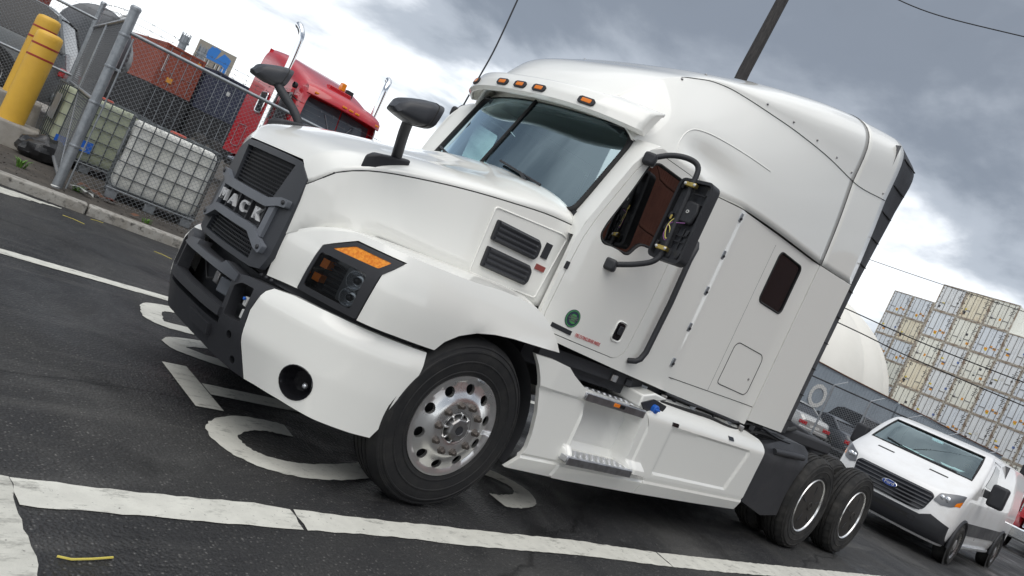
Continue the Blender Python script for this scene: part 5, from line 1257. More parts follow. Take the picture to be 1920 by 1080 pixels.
# ------------------------------------------------------------------ shipping containers
def corr(mb, x0, x1, y, z0, z1, out, pitch=.28, dep=.036):
    """corrugated wall facing +-y"""
    n = int((x1-x0)/pitch); pts = []
    for i in range(n):
        a = x0 + (x1-x0)*i/n; w = (x1-x0)/n
        pts += [(a, 0), (a+w*.26, 0), (a+w*.40, 1), (a+w*.60, 1), (a+w*.74, 0)]
    pts.append((x1, 0))
    mb.rows([[(a, y - out*dep*b, z0) for a, b in pts], [(a, y - out*dep*b, z1) for a, b in pts]])
def container(label, material, L=12.19, W=2.44, H=2.59, group='shipping containers behind the fence', frame=None, doors=True):
    """door end at x = 0 facing -x"""
    R = thing('shipping_container', label, 'container', (0, 0, 0), 0, group)
    fm = frame or material
    sd = MB(); 
    for y, o in ((-W/2+.01, -1), (W/2-.01, 1)): corr(sd, .12, L-.12, y, .15, H-.12, o)
    sd.build('side_wall', material, R, smooth=0)
    mb = MB().box(.05, L-.05, -W/2+.05, W/2-.05, H-.10, H-.03); n = 40
    mb.build('roof', material, R); MB().box(.05, L-.05, -W/2+.05, W/2-.05, .05, .15).build('floor', 'container_black', R)
    MB().box(L-.10, L-.06, -W/2+.06, W/2-.06, .12, H-.1).build('end_wall', material, R)
    fr = MB()
    for y in (-W/2, W/2-.14):
        for x in (0, L-.14): fr.box(x, x+.14, y, y+.14, .118, H-.118)
        fr.box(.14, L-.14, y+.04, y+.14, 0.02, .16); fr.box(.14, L-.14, y+.04, y+.12, H-.12, H-.005)
    for x in (.01, L-.13): fr.box(x, x+.12, -W/2+.14, W/2-.14, .0, .15); fr.box(x, x+.12, -W/2+.14, W/2-.14, H-.12, H-.004)
    fr.build('frame', fm, R, bevel=.008)
    cc_ = MB()
    for x in (-.006, L-.172):
        for y in (-W/2-.006, W/2-.156):
            for z in (0, H-.118): cc_.box(x, x+.178, y, y+.162, z, z+.118)
    cc_.build('corner_castings', fm, R, bevel=.006)
    if doors:
        for s in (-1, 1):
            d = MB().box(.055, .10, min(s*.01, s*(W/2-.15)), max(s*.01, s*(W/2-.15)), .16, H-.13).build('door', material, R, bevel=.006)
            for k in (.28, .80):
                y = s*k*(W/2-.15); MB().tube([(.035, y, .14), (.035, y, H-.11)], .018, 6).build('locking_bar', 'galvanised', d, smooth=60)
                MB().box(.01, .05, y - .02, y + .18*(1 if k < .5 else -1)*s, 1.02, 1.05).build('bar_handle', 'galvanised', d)
    return R
orange = container('rust orange shipping container with its end towards the road, beyond the tanks', 'container_orange', L=12.2)
place(orange, (11.56, 45.5, 2.5), radians(90) + radians(4))
MB().box(-.008, -.001, .15, .50, .45, .75).build('label_plate', 'sticker_orange', orange); MB().box(-.008, -.001, -1.0, -.78, 2.1, 2.32).build('label_plate', 'sticker_orange', orange)
MB().box(-.008, -.002, .93, .97, .9, 2.1).build('label_plate', 'sticker_white', orange)
navy = container('dark blue shipping container beside the orange one', 'container_navy', L=12.2); place(navy, (14.35, 44.6, 2.30), radians(90) + radians(4))
MB().box(-.008, -.001, -.1, .12, 1.5, 1.75).build('label_plate', 'sticker_white', navy)
low1 = container('black container at the bottom, under the orange one', 'container_black', L=12.2, H=2.4); place(low1, (11.56, 45.3, 0.1), radians(94))
low2 = container('black container at the bottom, under the dark blue one', 'container_black', L=12.2, H=2.2); place(low2, (14.35, 44.4, 0.1), radians(94))
red = container('dark red container with a white emblem at the top left corner', 'container_red', L=12.2, H=2.9); place(red, (4.55, 46.5, 2.95), radians(180) - radians(8))
low3 = container('black container under the dark red one at the far left', 'container_black', L=12.2, H=2.85); place(low3, (4.6, 46.5, 0.1), radians(180) - radians(8))
for i, (a, b, c_, d_) in enumerate([(1.3, 1.5, .55, 1.7), (1.6, 1.8, .35, 1.9), (1.9, 2.1, .75, 1.75), (2.2, 2.4, .45, 2.0), (2.5, 2.75, .9, 1.8), (2.85, 3.05, .6, 1.6)]):
    MB().box(a, b, 1.222, 1.228, c_, d_).build('emblem', 'sticker_white', red)
# containers across the road, seen only as a reflection in the driver's window
for i in range(4):
    for k in range(5):
        cb = container('brown container across the road, %s column, %s tier, seen only in reflections' % (['nearest', 'second', 'third', 'farthest'][i], ['lowest', 'second', 'third', 'fourth', 'top'][k]), 'container_brown', group='brown containers across the road', doors=False)
        place(cb, (9 + i*12.6, -22, 2.62*k + .02), 0)
# ------------------------------------------------------------------ far building and stacks
mat('beige_wall', (0.34, 0.31, 0.26), 0.8, noise=(0.3, (0.29, 0.26, 0.22), 0.4, 0.7)); mat('mural_blue', (0.03, 0.20, 0.60), 0.6)
B = thing('office_building', 'beige far office block with a blue painted sign above its window band', 'building', (44.5, 141, 0))
MB().prism([(40.9, 140.5), (47.2, 138.4), (49.2, 144.4), (42.9, 146.5)], 'z', 0, 15.5).build('wall', 'beige_wall', B)
bd = Vector((47.2-40.9, 138.4-140.5, 0)).normalized(); bn = Vector((bd.y, -bd.x, 0))
def bpt(a, z, o=0.02): q = Vector((40.9, 140.5, 0)) + bd*a + bn*o; return (q.x, q.y, z)
for i in range(9):
    if i == 4: continue
    a = .35 + i*.66
    w = MB().add([bpt(a, 11.8), bpt(a+.42, 11.8), bpt(a+.42, 12.7), bpt(a, 12.7)], [(0, 1, 2, 3)]).build('window', 'black_gloss', B)
    MB().add([bpt(a+.22, 11.8, .04), bpt(a+.40, 11.8, .04), bpt(a+.40, 12.7, .04), bpt(a+.22, 12.7, .04)], [(0, 1, 2, 3)]).build('pane', 'sticker_white', w)
lw_ = Vector((42.9-40.9, 146.5-140.5, 0)).normalized()
for i in range(5):
    q = Vector((40.9, 140.5, 0)) + lw_*(.6 + i*1.1) + Vector((-.95, .3, 0))*.03
    e = lw_*.7; MB().add([(q.x, q.y, 11.8), (q.x+e.x, q.y+e.y, 11.8), (q.x+e.x, q.y+e.y, 12.7), (q.x, q.y, 12.7)], [(0, 1, 2, 3)]).build('window', 'sticker_white', B)
for tri in ([(1.5, 12.9), (3.4, 12.9), (3.9, 15.2), (2.9, 15.4)], [(3.3, 12.9), (5.2, 12.9), (5.6, 14.6), (4.6, 15.0)], [(1.2, 12.6), (2.4, 13.4), (2.9, 15.1), (2.3, 15.3)], [(4.9, 11.9), (5.8, 11.7), (6.0, 14.4), (5.4, 14.7)]):
    MB().add([bpt(a, z, .03 + .002*i) for i, (a, z) in enumerate(tri)], [(0, 1, 2, 3)]).build('sign', 'mural_blue', B)
for i, (x, y, z) in enumerate(((24.9, 93, 10.4), (27.0, 92.4, 10.1))):
    st = thing('vent_stack', ['left of two grey vent stacks on the skyline', 'right of two grey vent stacks on the skyline'][i], 'chimney', (x, y, 0), 0, 'vent stacks on the skyline')
    MB().lathe([(.45, 0), (.45, z-.9)], (x, y, 0), 'z', 14).build('shaft', 'galvanised', st, smooth=40)
    MB().lathe([(.62, z-1.0), (.62, z-.8), (.45, z-.8), (.45, z-.1), (.001, z-.05)], (x, y, 0), 'z', 14).build('collar', 'galvanised', st, smooth=30)
    for k in range(6):
        a = 2*pi*k/6; MB().tube([(x+.5*cos(a), y+.5*sin(a), z-.9), (x+.5*cos(a), y+.5*sin(a), z+.2)], .05, 5).build('rod', 'galvanised', st)
# tank trailer beyond the gate
mat('tank_dark', (0.12, 0.125, 0.135), 0.4, 0.5, noise=(2, (0.08, 0.085, 0.09), 0.4, 0.7))
TT = thing('tank_trailer', 'dark grey tank trailer with an amber lamp, seen over the gate at the top left', 'trailer', (2.2, 23, 0))
mb = MB().lathe([(.3, -.25), (.8, -.2), (1.02, -.08), (1.05, 0), (1.05, 5.5), (.9, 5.7)], (0, 0, 0), 'x', 28, True, True)
M = Matrix.Rotation(radians(75), 3, 'Z'); mb.v = [tuple(M @ Vector(v) + Vector((2.2, 22.5, 2.35))) for v in mb.v]; mb.build('barrel', 'tank_dark', TT, smooth=40)
MB().box(1.4, 3.1, 22.3, 22.5, .9, 1.2).build('rear_beam', 'container_black', TT, bevel=.02)
MB().box(1.3, 1.75, 22.15, 22.28, 1.75, 1.95).build('number_plate', 'sticker_white', TT)
MB().tube([(.85, 21.8, .4), (.9, 21.8, 2.6)], .05, 8).build('lamp_post', 'galvanised', TT)
mat('lamp_amber', (0.9, 0.4, 0.02), 0.3, emit=(1.0, 0.42, 0.02, 1.6))
MB().sphere((.72, 21.7, 2.05), .075, 12, 8).build('lamp', 'lamp_amber', TT, smooth=60)
for y in (23.5, 26.5):
    for x in (1.3, 3.1): MB().lathe([(.25, -.12), (.45, -.14), (.5, -.1), (.5, .1), (.45, .14), (.25, .12)], (x + (y-22.5)*.25, y, .55), 'x', 22, True, True).build('wheel', 'tyre_dirty', TT, smooth=40)
# ================================================================== other vehicles
mat('red_paint', (0.50, 0.018, 0.028), 0.28, coat=0.7, dirt=(1.5, (0.38, 0.03, 0.035), 0.5, 0.85))
mat('silver_paint', (0.46, 0.46, 0.45), 0.35, 0.35, coat=0.5); mat('dark_paint', (0.05, 0.055, 0.065), 0.3, 0.2, coat=0.6); mat('black_paint', (0.018, 0.02, 0.025), 0.3, coat=0.6); mat('grey_paint', (0.13, 0.14, 0.145), 0.38, 0.3, coat=0.5, dirt=(1.5, (0.17, 0.165, 0.15), 0.45, 0.8))
mat('tail_red', (0.42, 0.01, 0.015), 0.2, coat=0.6)
def wheel(parent, x, y, z, r, out, w=.2, rim='aluminium', name='wheel'):
    o = MB().lathe([(r*.62, .0), (r*.66, -.012), (r*.88, -.015), (r*.98, .02), (r, .05), (r, w-.05), (r*.98, w-.02), (r*.88, w)], (0, 0, 0), 'y', 30)
    o.v = [(x+a, y - out*0 + (b if out < 0 else -b), z+c) for a, b, c in o.v]; o = o.build(name, 'tyre_dirty', parent, smooth=40)
    q = MB().lathe([(r*.66, -.010), (r*.60, .004), (r*.52, .03), (r*.25, .012), (r*.22, .0), (.001, .0)], (0, 0, 0), 'y', 24); q.v = [(x+a, y + (b if out < 0 else -b), z+c) for a, b, c in q.v]
    q = q.build('rim', rim, o, smooth=30)
    for k in range(5):
        t = 2*pi*k/5; m = MB().lathe([(.001, .012), (r*.10, .012)], (0, 0, 0), 'y', 8); m.v = [(x+a + r*.4*cos(t), y + ((b if out < 0 else -b)), z+c + r*.4*sin(t)) for a, b, c in m.v]; m.build('rim_hole', 'seam', q)
    return o
# ------------------------------------------------------------ the red semi trucks (front towards -x, windscreen foot at x = 0)
def red_truck(label):
    R = thing('semi_truck', label, 'truck', (0, 0, 0))
    sec = [(-.12, 1.15, 3.02, 1.08, 5), (.05, 1.1, 3.10, 1.14, 5), (.5, 1.05, 3.26, 1.17, 5), (1.1, 1.0, 3.44, 1.2, 5), (1.8, .95, 3.60, 1.22, 6), (2.6, .9, 3.72, 1.23, 7), (3.15, .9, 3.76, 1.23, 7)]
    def S(x, a):
        zt = interp([(q[0], q[2]) for q in sec], x); zb = interp([(q[0], q[1]) for q in sec], x); w = interp([(q[0], q[3]) for q in sec], x); n = interp([(q[0], float(q[4])) for q in sec], x)
        zm = 2.45; c = max(cos(a), 0)**(2/n); s_ = max(sin(a), 0)**(2/n)
        return zb, zm, zt, w, (w*c, zm + (zt-zm)*s_)
    rows = []
    for i in range(30):
        x = -.12 + 3.27*i/29; zb, zm, zt, w, _ = S(x, 0); right = [(x, w*(1-.0*k), zb + (zm-zb)*k/4) for k in range(4)] + [(x, *S(x, pi/2*k/14)[4]) for k in range(15)]
        rows.append([(q[0], -q[1], q[2]) for q in right] + [q for q in reversed(right[:-1])])
    # leave out the lower front so the windscreen is a real opening
    MB().rows(rows).build('cab', 'red_paint', R, smooth=40)
    MB().add([(3.14, -1.2, .9), (3.14, 1.2, .9), (3.14, 1.15, 3.7), (3.14, -1.15, 3.7)], [(0, 1, 2, 3)]).build('back_wall', 'red_paint', R)
    # front face below the visor: pillars, glass
    def WF(y, z, d=0.0): return (-.16 + (z-2.0)*.22 + .16*(abs(y)/1.08)**2.5 + d, y, z)
    panel('windscreen_surround', 'red_paint', R, [(-1.10, 1.15), (1.10, 1.15), (1.10, 2.98), (-1.10, 2.98)], [], lambda y, z, d: WF(y, z, d+.03), .03, .15)
    for s in (-1, 1):
        o = [(s*.02, 2.02), (s*.96, 2.02), (s*1.0, 2.15), (s*.98, 2.82), (s*.02, 2.88)]
        if s < 0: o = o[::-1]
        panel('windscreen', 'screen_grey', R, o, [], WF, .01, .2)
        MB().tube([WF(s*.08, 2.12, -.02), WF(s*.3, 2.45, -.02), WF(s*.42, 2.62, -.02)], .012, 5).build('wiper', 'galvanised', R)
    vr = []
    for k in range(21):
        y = -1.14 + 2.28*k/20; a = abs(y)/1.14; x0 = -.42 + .32*a**3
        vr.append([(x0+.04, y, 2.86), (x0, y, 2.88), (x0+.03, y, 3.0), (x0+.16, y, 3.12 - .03*a), (x0+.42, y, 3.20-.03*a)])
    vz = MB().rows(vr).build('sun_visor', 'red_paint', R, smooth=40)
    for y in (-.95, -.2, 0, .2, .95):
        x0 = -.42 + .32*(abs(y)/1.14)**3; MB().obox((x0+.005, y, 2.95), (.03, .13, .045)).build('marker_light', 'amber_bright', vz, bevel=.008)
    # hood, fenders
    hr = []
    for i in range(12):
        x = -2.3 + 2.2*i/11; zt = 1.55 + .42*(i/11)**.9 if i > 0 else 1.35; w = .75 + .25*i/11
        hr.append([(x, -w, 1.0), (x, -w, zt-.18), (x, -w*.8, zt-.03), (x, 0, zt), (x, w*.8, zt-.03), (x, w, zt-.18), (x, w, 1.0)])
    MB().rows(hr).add(hr[0], [tuple(range(7))]).build('hood', 'red_paint', R, smooth=50)
    MB().box(-2.34, -2.30, -.55, .55, .75, 1.45).build('grille', 'chrome', R, bevel=.02)
    MB().box(-2.5, -2.2, -1.15, 1.15, .35, .7).build('bumper', 'chrome', R, bevel=.05)
    for s in (-1, 1):
        y = s*1.245; ya = s*1.2
        pts = lambda L: [(a, y, b) for a, b in L]
        MB().prism([(.22, 2.05), (.95, 2.0), (.95, 2.72), (.40, 2.76)], 'y', min(y, y+s*.004), max(y, y+s*.004)).build('door_window', 'black_gloss', R)
        MB().tube(pts([(.15, 1.15), (.15, 2.1), (.36, 2.82), (1.02, 2.80), (1.02, 1.15)]), .007, 5, closed=True).build('door_seam', 'seam', R)
        MB().prism(rrect(1.75, 2.15, 2.08, 2.55, .05), 'y', y, y+s*.012).build('sleeper_window', 'black_gloss', R)
        MB().tube([(a, y+s*.01, b) for a, b in rrect(1.73, 2.17, 2.06, 2.57, .06)], .018, 6, closed=True).build('window_trim', 'chrome', R, smooth=60)
        MB().tube([(a, y, b) for a, b in rrect(2.2, 2.75, 1.1, 1.65, .06)], .008, 5, closed=True).build('hatch_trim', 'galvanised', R)
        MB().box(1.1, 1.24, min(y-.01, y+s*.03), max(y-.01, y+s*.03), 1.0, 2.5).build('trim_panel', 'chrome', R, bevel=.01)
        MB().tube(crom([(.95, s*1.40, 1.0), (.95, s*1.40, 2.5), (.95, s*1.40, 3.75), (.97, s*1.42, 4.05), (1.06, s*1.48, 4.2), (1.2, s*1.5, 4.26)], 6), .085, 14).build('exhaust_stack', 'chrome', R, smooth=60)
        am = MB().tube([(.1, s*1.2, 2.62), (-.02, s*1.45, 2.66), (-.05, s*1.52, 2.5), (-.05, s*1.52, 1.95), (.1, s*1.2, 1.9)], .016, 6).build('mirror_arm', 'black_plastic', R)
        MB().box(-.10, .02, s*1.52-.12, s*1.52+.12, 1.95, 2.5).build('mirror_head', 'black_plastic', am, bevel=.03)
        MB().lathe([(.001, 0), (.06, 0), (.07, .04), (.07, .1)], (.42, y-.03*s, 2.93), 'y', 12).build('side_lamp', 'black_plastic', R)
        for x in (-1.2, 4.3, 5.6): wheel(R, x, s*1.2, .5, .5, -s if False else (-1 if s < 0 else 1), .3)
        hfr = [(-1.2 + .62*cos(radians(a)), .5 + .62*sin(radians(a))) for a in range(0, 181, 15)]
        MB().rows([[(a, s*.7, b) for a, b in hfr], [(a, s*1.2, b) for a, b in hfr], [(a, s*1.22, b-.06) for a, b in hfr]]).build('fender', 'red_paint', R, smooth=40)
        MB().lathe([(.28, .0), (.28, 1.3)], (1.5, s*.9, .65), 'x', 18, True, True).build('fuel_tank', 'chrome', R, smooth=40)
    bc_ = MB().box(.55, .75, -.35, .35, 3.24, 3.36).build('beacon_bar', 'red_paint', R, bevel=.02)
    MB().box(.57, .73, -.12, .02, 3.36, 3.55).build('beacon', 'amber_bright', bc_, bevel=.02)
    MB().box(.58, .72, -.40, -.2, 3.30, 3.46).build('horn', 'black_plastic', bc_, bevel=.02)
    MB().box(-2.2, 6.2, -.45, .45, .6, .95).build('chassis', 'container_black', R)
    return R
r1 = red_truck('red semi truck with chrome stacks, standing behind the fence and the white hood')
km = kid_map(r1)
place(r1, (6.55, 15.35, .12), radians(90)); r1.scale = (1, 1, 1.12)
r2 = copy_tree(r1, None, km); tag(r2, 'red truck at the right edge, mostly hidden behind the white van', 'truck'); place(r2, (29.0, 1.1, 0), 0)
# ------------------------------------------------------------ cars
def car(label, paint, cat, L, W, H, prof, glasspoly, wx, wr, rear=True, name='parked_car', group=None, roof=None):
    """prof: upper outline (x, z) from nose (x = 0) to tail; glasspoly: greenhouse (x, z) trapezium; x grows to the rear"""
    R = thing(name, label, cat, (0, 0, 0), 0, group)
    zb = .22
    rows = []
    n = 44
    gx0, gx1 = glasspoly[0][0], glasspoly[-1][0]
    for i in range(n+1):
        x = L*i/n; zt = interp(prof, x); e = min(x, L-x); k = min(1, (e/.35))**.5 if e < .35 else 1.0
        w = W/2*(.80 + .20*k); zs = zb + .14*(1-k)
        r = [(x, w*.94, zs), (x, w, zs+.12), (x, w, zb + (zt-zb)*.55), (x, w*.975, zb + (zt-zb)*.80), (x, w*.93, zt-.04), (x, w*.82, zt), (x, w*.4, zt+.015), (x, 0, zt+.02)]
        rows.append([(q[0], -q[1], q[2]) for q in r] + [q for q in reversed(r[:-1])])
    mb = MB().rows(rows); mb.add(rows[0], [tuple(range(15))]); mb.add(rows[-1], [tuple(range(15))]); mb.build('body', paint, R, smooth=40)
    # greenhouse: dark glass volume, painted roof and pillars proud of it
    gl = []; wtop = W/2*.74; wbot = W/2*.93
    for x, z in glasspoly:
        zbelt = interp(prof, x) - .03; t = max(0, min(1, (z-zbelt)/(H-zbelt+.001))); w = wbot + (wtop-wbot)*t
        gl.append((x, z, w, zbelt))
    g = []
    for x, z, w, zb_ in gl: g.append([(x, -wbot, zb_), (x, -w, z), (x, 0, z+.02), (x, w, z), (x, wbot, zb_)])
    gg = MB().rows(g); gg.build('windows', 'car_glass' if False else 'black_gloss', R, smooth=20)
    top = [q for q in gl if q[1] > H-.12]
    xa, xb = top[0][0], top[-1][0]
    rr = []
    for i in range(9):
        x = xa-.04 + (xb-xa+.08)*i/8; z = interp([(q[0], q[1]) for q in gl], x) + .012
        rr.append([(x, -wtop-.02, z-.05), (x, -wtop*.94, z+.005), (x, 0, z+.035), (x, wtop*.94, z+.005), (x, wtop+.02, z-.05)])
    MB().rows(rr).build('roof', paint, R, smooth=60)
    for s in (-1, 1):
        pts = [(gl[0][0]-.02, s*(wbot*.97), gl[0][3]+.01)] + [(q[0], s*(q[2]+.006), q[1]) for q in top[:1]]
        MB().tube(pts, .028, 6).build('pillar', paint, R, smooth=60)
        pts = [(top[-1][0], s*(top[-1][2]+.006), top[-1][1]), (gl[-1][0]+.02, s*(wbot*.97), gl[-1][3]+.01)]
        MB().tube(pts, .036, 6).build('pillar', paint, R, smooth=60)
        xm = (xa+xb)/2; MB().tube([(xm, s*(wtop+.008), H-.05), (xm, s*(wbot+.006), interp(prof, xm))], .03, 6).build('pillar', 'black_plastic', R)
        for x in wx:
            wheel(R, x, s*(W/2+.005), wr, wr, -1 if s < 0 else 1, .2)
            MB().lathe([(wr*1.13, 0), (wr*1.17, .012), (wr*1.17, .03), (wr*1.05, .03)], (x, s*(W/2+.0) - (.02 if s > 0 else .01), wr), 'y', 26).build('arch', 'black_plastic', R)
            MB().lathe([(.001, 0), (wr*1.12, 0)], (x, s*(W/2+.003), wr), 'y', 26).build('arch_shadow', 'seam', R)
        xm2 = wx[0] + .75; MB().obox((xm2, s*(W/2+.06), interp(prof, xm2)+.05), (.12, .16, .12)).build('side_mirror', 'black_plastic', R, bevel=.03)
        zt = interp(prof, L-.05)
        MB().obox((L-.03, s*W*.36, zt-.22), (.10, W*.22, .16)).build('tail_light', 'tail_red', R, bevel=.02)
        MB().obox((.05, s*W*.34, interp(prof, .1)-.12), (.12, W*.22, .13)).build('headlight', 'reflector', R, bevel=.02)
        MB().obox((wx[0]+1.5, s*(W/2+.003), interp(prof, 2)-.14), (.16, .02, .03)).build('door_handle', paint, R)
        MB().tube([(wx[0]+.85, s*(W/2*1.002), .45), (wx[0]+.85, s*(W/2*.995), interp(prof, 1.8)-.05)], .006, 4).build('door_seam', 'seam', R)
    MB().box(L-.03, L+.015, -.26, .26, .55, .67).build('number_plate', 'sticker_white', R)
    MB().box(L-.06, L+.03, -W*.44, W*.44, .34, .5).build('bumper', paint, R, bevel=.04)
    MB().box(-.03, .06, -W*.42, W*.42, .30, .48).build('bumper', 'black_plastic', R, bevel=.04)
    return R
sedan_prof = [(0, .62), (.15, .72), (1.1, .92), (1.5, .96), (3.6, 1.0), (4.0, 1.02), (4.65, .98), (4.8, .80)]
sedan_glass = [(1.25, .94), (2.05, 1.40), (2.5, 1.46), (3.1, 1.44), (3.35, 1.38), (4.05, 1.02)]
def put(o, x, y, z, heading):   # heading: direction the nose points, degrees from +x
    place(o, (x, y, z), radians(heading) + pi)
def rear_at(o, L, x, y, z, heading):
    h = radians(heading); put(o, x + L*cos(h), y + L*sin(h), z, heading)
cs1 = car('silver sedan seen from behind through the fence, right of the truck', 'silver_paint', 'car', 4.8, 1.82, 1.46, sedan_prof, sedan_glass, (.95, 3.7), .33, group='cars parked behind the right fence')
rear_at(cs1, 4.8, 30.6, 10.45, .12, 62)
cs2 = car('dark sedan parked between the silver sedan and the black pickup', 'dark_paint', 'car', 4.8, 1.82, 1.46, sedan_prof, sedan_glass, (.95, 3.7), .33, group='cars parked behind the right fence')
rear_at(cs2, 4.8, 32.2, 8.9, .1, 58)
suv_prof = [(0, .85), (.15, 1.0), (1.2, 1.15), (1.5, 1.2), (4.2, 1.25), (4.9, 1.25), (5.0, .9)]
suv_glass = [(1.35, 1.17), (1.95, 1.82), (2.4, 1.92), (4.3, 1.90), (4.55, 1.82), (4.85, 1.24)]
cs3 = car('tall black sport utility vehicle behind the dark sedan', 'black_paint', 'car', 5.0, 2.0, 1.92, suv_prof, suv_glass, (1.0, 3.9), .40, group='cars parked behind the right fence')
rear_at(cs3, 5.0, 35.0, 9.3, .3, 50)
cs4 = car('grey sport utility vehicle behind the chain link fence at the far left', 'grey_paint', 'car', 5.0, 2.0, 1.92, suv_prof, suv_glass, (1.0, 3.9), .42)
put(cs4, *KP(-5.0, 8.3), .35, 180 - 10 - 12)
tag(MB().prism([KP(-6.5, 7.2), KP(1.6, 7.0), KP(1.6, 11.5), KP(-6.5, 11.5)], 'z', .05, .35).build('concrete_slab', 'concrete', bevel=.02), 'low concrete slab under the grey vehicle behind the fence', 'slab')
# ------------------------------------------------------------ white delivery van (nose at x = 0, length along +x)
V = thing('van', 'white delivery van with dark bumper and black slatted grille, behind the semi truck', 'van', (0, 0, 0))
VX = [(.26, .14), (.40, .04), (.60, .0), (.78, .015), (.95, .05), (1.06, .09), (1.13, .15), (1.20, .27), (1.28, .45), (1.36, .64), (1.44, .82), (1.47, .87), (1.55, .985), (1.70, 1.20), (1.85, 1.42), (1.95, 1.58), (1.99, 1.66), (2.04, 1.85), (2.07, 2.15), (2.085, 2.7)]
VW = [(.26, .93), (.40, .99), (.60, 1.02), (1.06, 1.03), (1.30, 1.02), (1.44, 1.005), (1.70, .965), (1.95, .89), (2.04, .83), (2.07, .75), (2.085, .5)]
def vx(y, z):
    w = interp(VW, z); k = min(abs(y)/w, .9999); nose = interp([(.26, .50), (1.06, .60), (1.20, .50), (1.44, .34), (1.95, .22), (2.085, .2)], z)
    return interp(VX, z) + nose*(1-(1-k**2.6)**(1/2.6))
def VS(y, z, d=0.0): return (vx(y, z) + d, y, z)
zr = sorted(set([q[0] for q in VX] + [.33, .5, .7, 1.0, 1.10, 1.165, 1.24, 1.32, 1.40, 1.62, 1.78, 1.90, 2.015]))
fy = [-1, -.998, -.985, -.96, -.92, -.87, -.8, -.7, -.6, -.48, -.36, -.24, -.12, 0, .12, .24, .36, .48, .6, .7, .8, .87, .92, .96, .985, .998, 1]
mb = MB(); grid = []
for z in zr:
    w = interp(VW, z); row = [(5.55, -w*.97, z)] + [(x, -w, z) for x in (5.35, 4.2, 3.0, 2.8)] if False else []
    left = [(5.55, -w*.95, z), (5.4, -w, z), (4.0, -w, z), (2.9, -w, z)]; right = [(q[0], -q[1], q[2]) for q in reversed(left)]
    grid.append(left + [VS(f*w, z) for f in fy] + right)
idx0 = 4
fs = []; n = len(grid[0]); vs = [q for r in grid for q in r]
for i in range(len(zr)-1):
    for k in range(n-1):
        f = k - idx0
        if zr[i] >= 1.469 and zr[i+1] <= 1.951 and 0 <= f < len(fy)-1 and fy[f] >= -.871 and fy[f+1] <= .871: continue
        fs.append((i*n+k, i*n+k+1, (i+1)*n+k+1, (i+1)*n+k))
vb = MB().add(vs, fs); vb.add(grid[-1], [tuple(range(n))]); vb.add([r[0] for r in grid] + [r[-1] for r in reversed(grid)], [tuple(range(2*len(zr)))])
vb.build('body', 'van_paint', V, smooth=40)
ws = [(-.862*interp(VW, 1.475), 1.475), (.862*interp(VW, 1.475), 1.475), (.862*interp(VW, 1.945), 1.945), (-.862*interp(VW, 1.945), 1.945)]
panel('windscreen', 'van_screen', V, ws, [], lambda y, z, d: VS(y, z, d+.006), .004, .1)
MB().tube([VS(y, z, -.002) for y, z in [(a + (c-a)*k/8, b + (d-b)*k/8) for (a, b), (c, d) in zip(ws, ws[1:] + ws[:1]) for k in range(8)]], .016, 6, closed=True).build('windscreen_seal', 'rubber', V, smooth=60)
gr = [(-.60, 1.035), (-.66, .98), (-.60, .72), (-.50, .66), (.50, .66), (.60, .72), (.66, .98), (.60, 1.035)]
gp = panel('grille', 'black_gloss', V, rpoly(gr, .04, 3), [], lambda y, z, d: VS(y, z, d-.012), .02, .08)
for k in range(6):
    z = .695 + k*.062; w = interp([(.66, .50), (.72, .58), (.98, .63), (1.035, .58)], z)
    MB().rows([[VS(-w + 2*w*i/10, z-.016, -.018) for i in range(11)], [VS(-w + 2*w*i/10, z, -.034) for i in range(11)], [VS(-w + 2*w*i/10, z+.018, -.018) for i in range(11)]]).build('slat', 'mirror_plastic', gp, smooth=20)
mat('emblem_blue', (0.01, 0.04, 0.22), 0.2, coat=0.8)
eb = MB().rows([[VS(.125*cos(2*pi*k/28)*s, .865 + .052*sin(2*pi*k/28)*s, -.036 - d) for k in range(28)] for s, d in ((1.0, 0), (1.0, .008), (.93, .012))], True).build('emblem_ring', 'chrome', gp)
MB().rows([[VS(.118*cos(2*pi*k/28)*s, .865 + .048*sin(2*pi*k/28)*s, -.048) for k in range(28)] for s in (1.0, .01)], True).build('emblem', 'emblem_blue', gp)
text('emblem_lettering', 'Ford', .085, .001, frame_M((vx(0, .865)-.052, 0, .868), (0, -1, 0), (0, 0, 1)), 'sticker_white', gp)
low = [(-.98, .30), (.98, .30), (.985, .62), (.72, .70), (.58, .62), (-.58, .62), (-.72, .70), (-.985, .62)]
panel('bumper', 'black_plastic', V, low, [], lambda y, z, d: VS(y, z, d-.030-.03*abs(y)**6), .08, .05)
MB().rows([[VS(-.55 + 1.1*i/8, z, -.032) for i in range(9)] for z in (.47, .55)]).build('air_intake', 'seam', V)
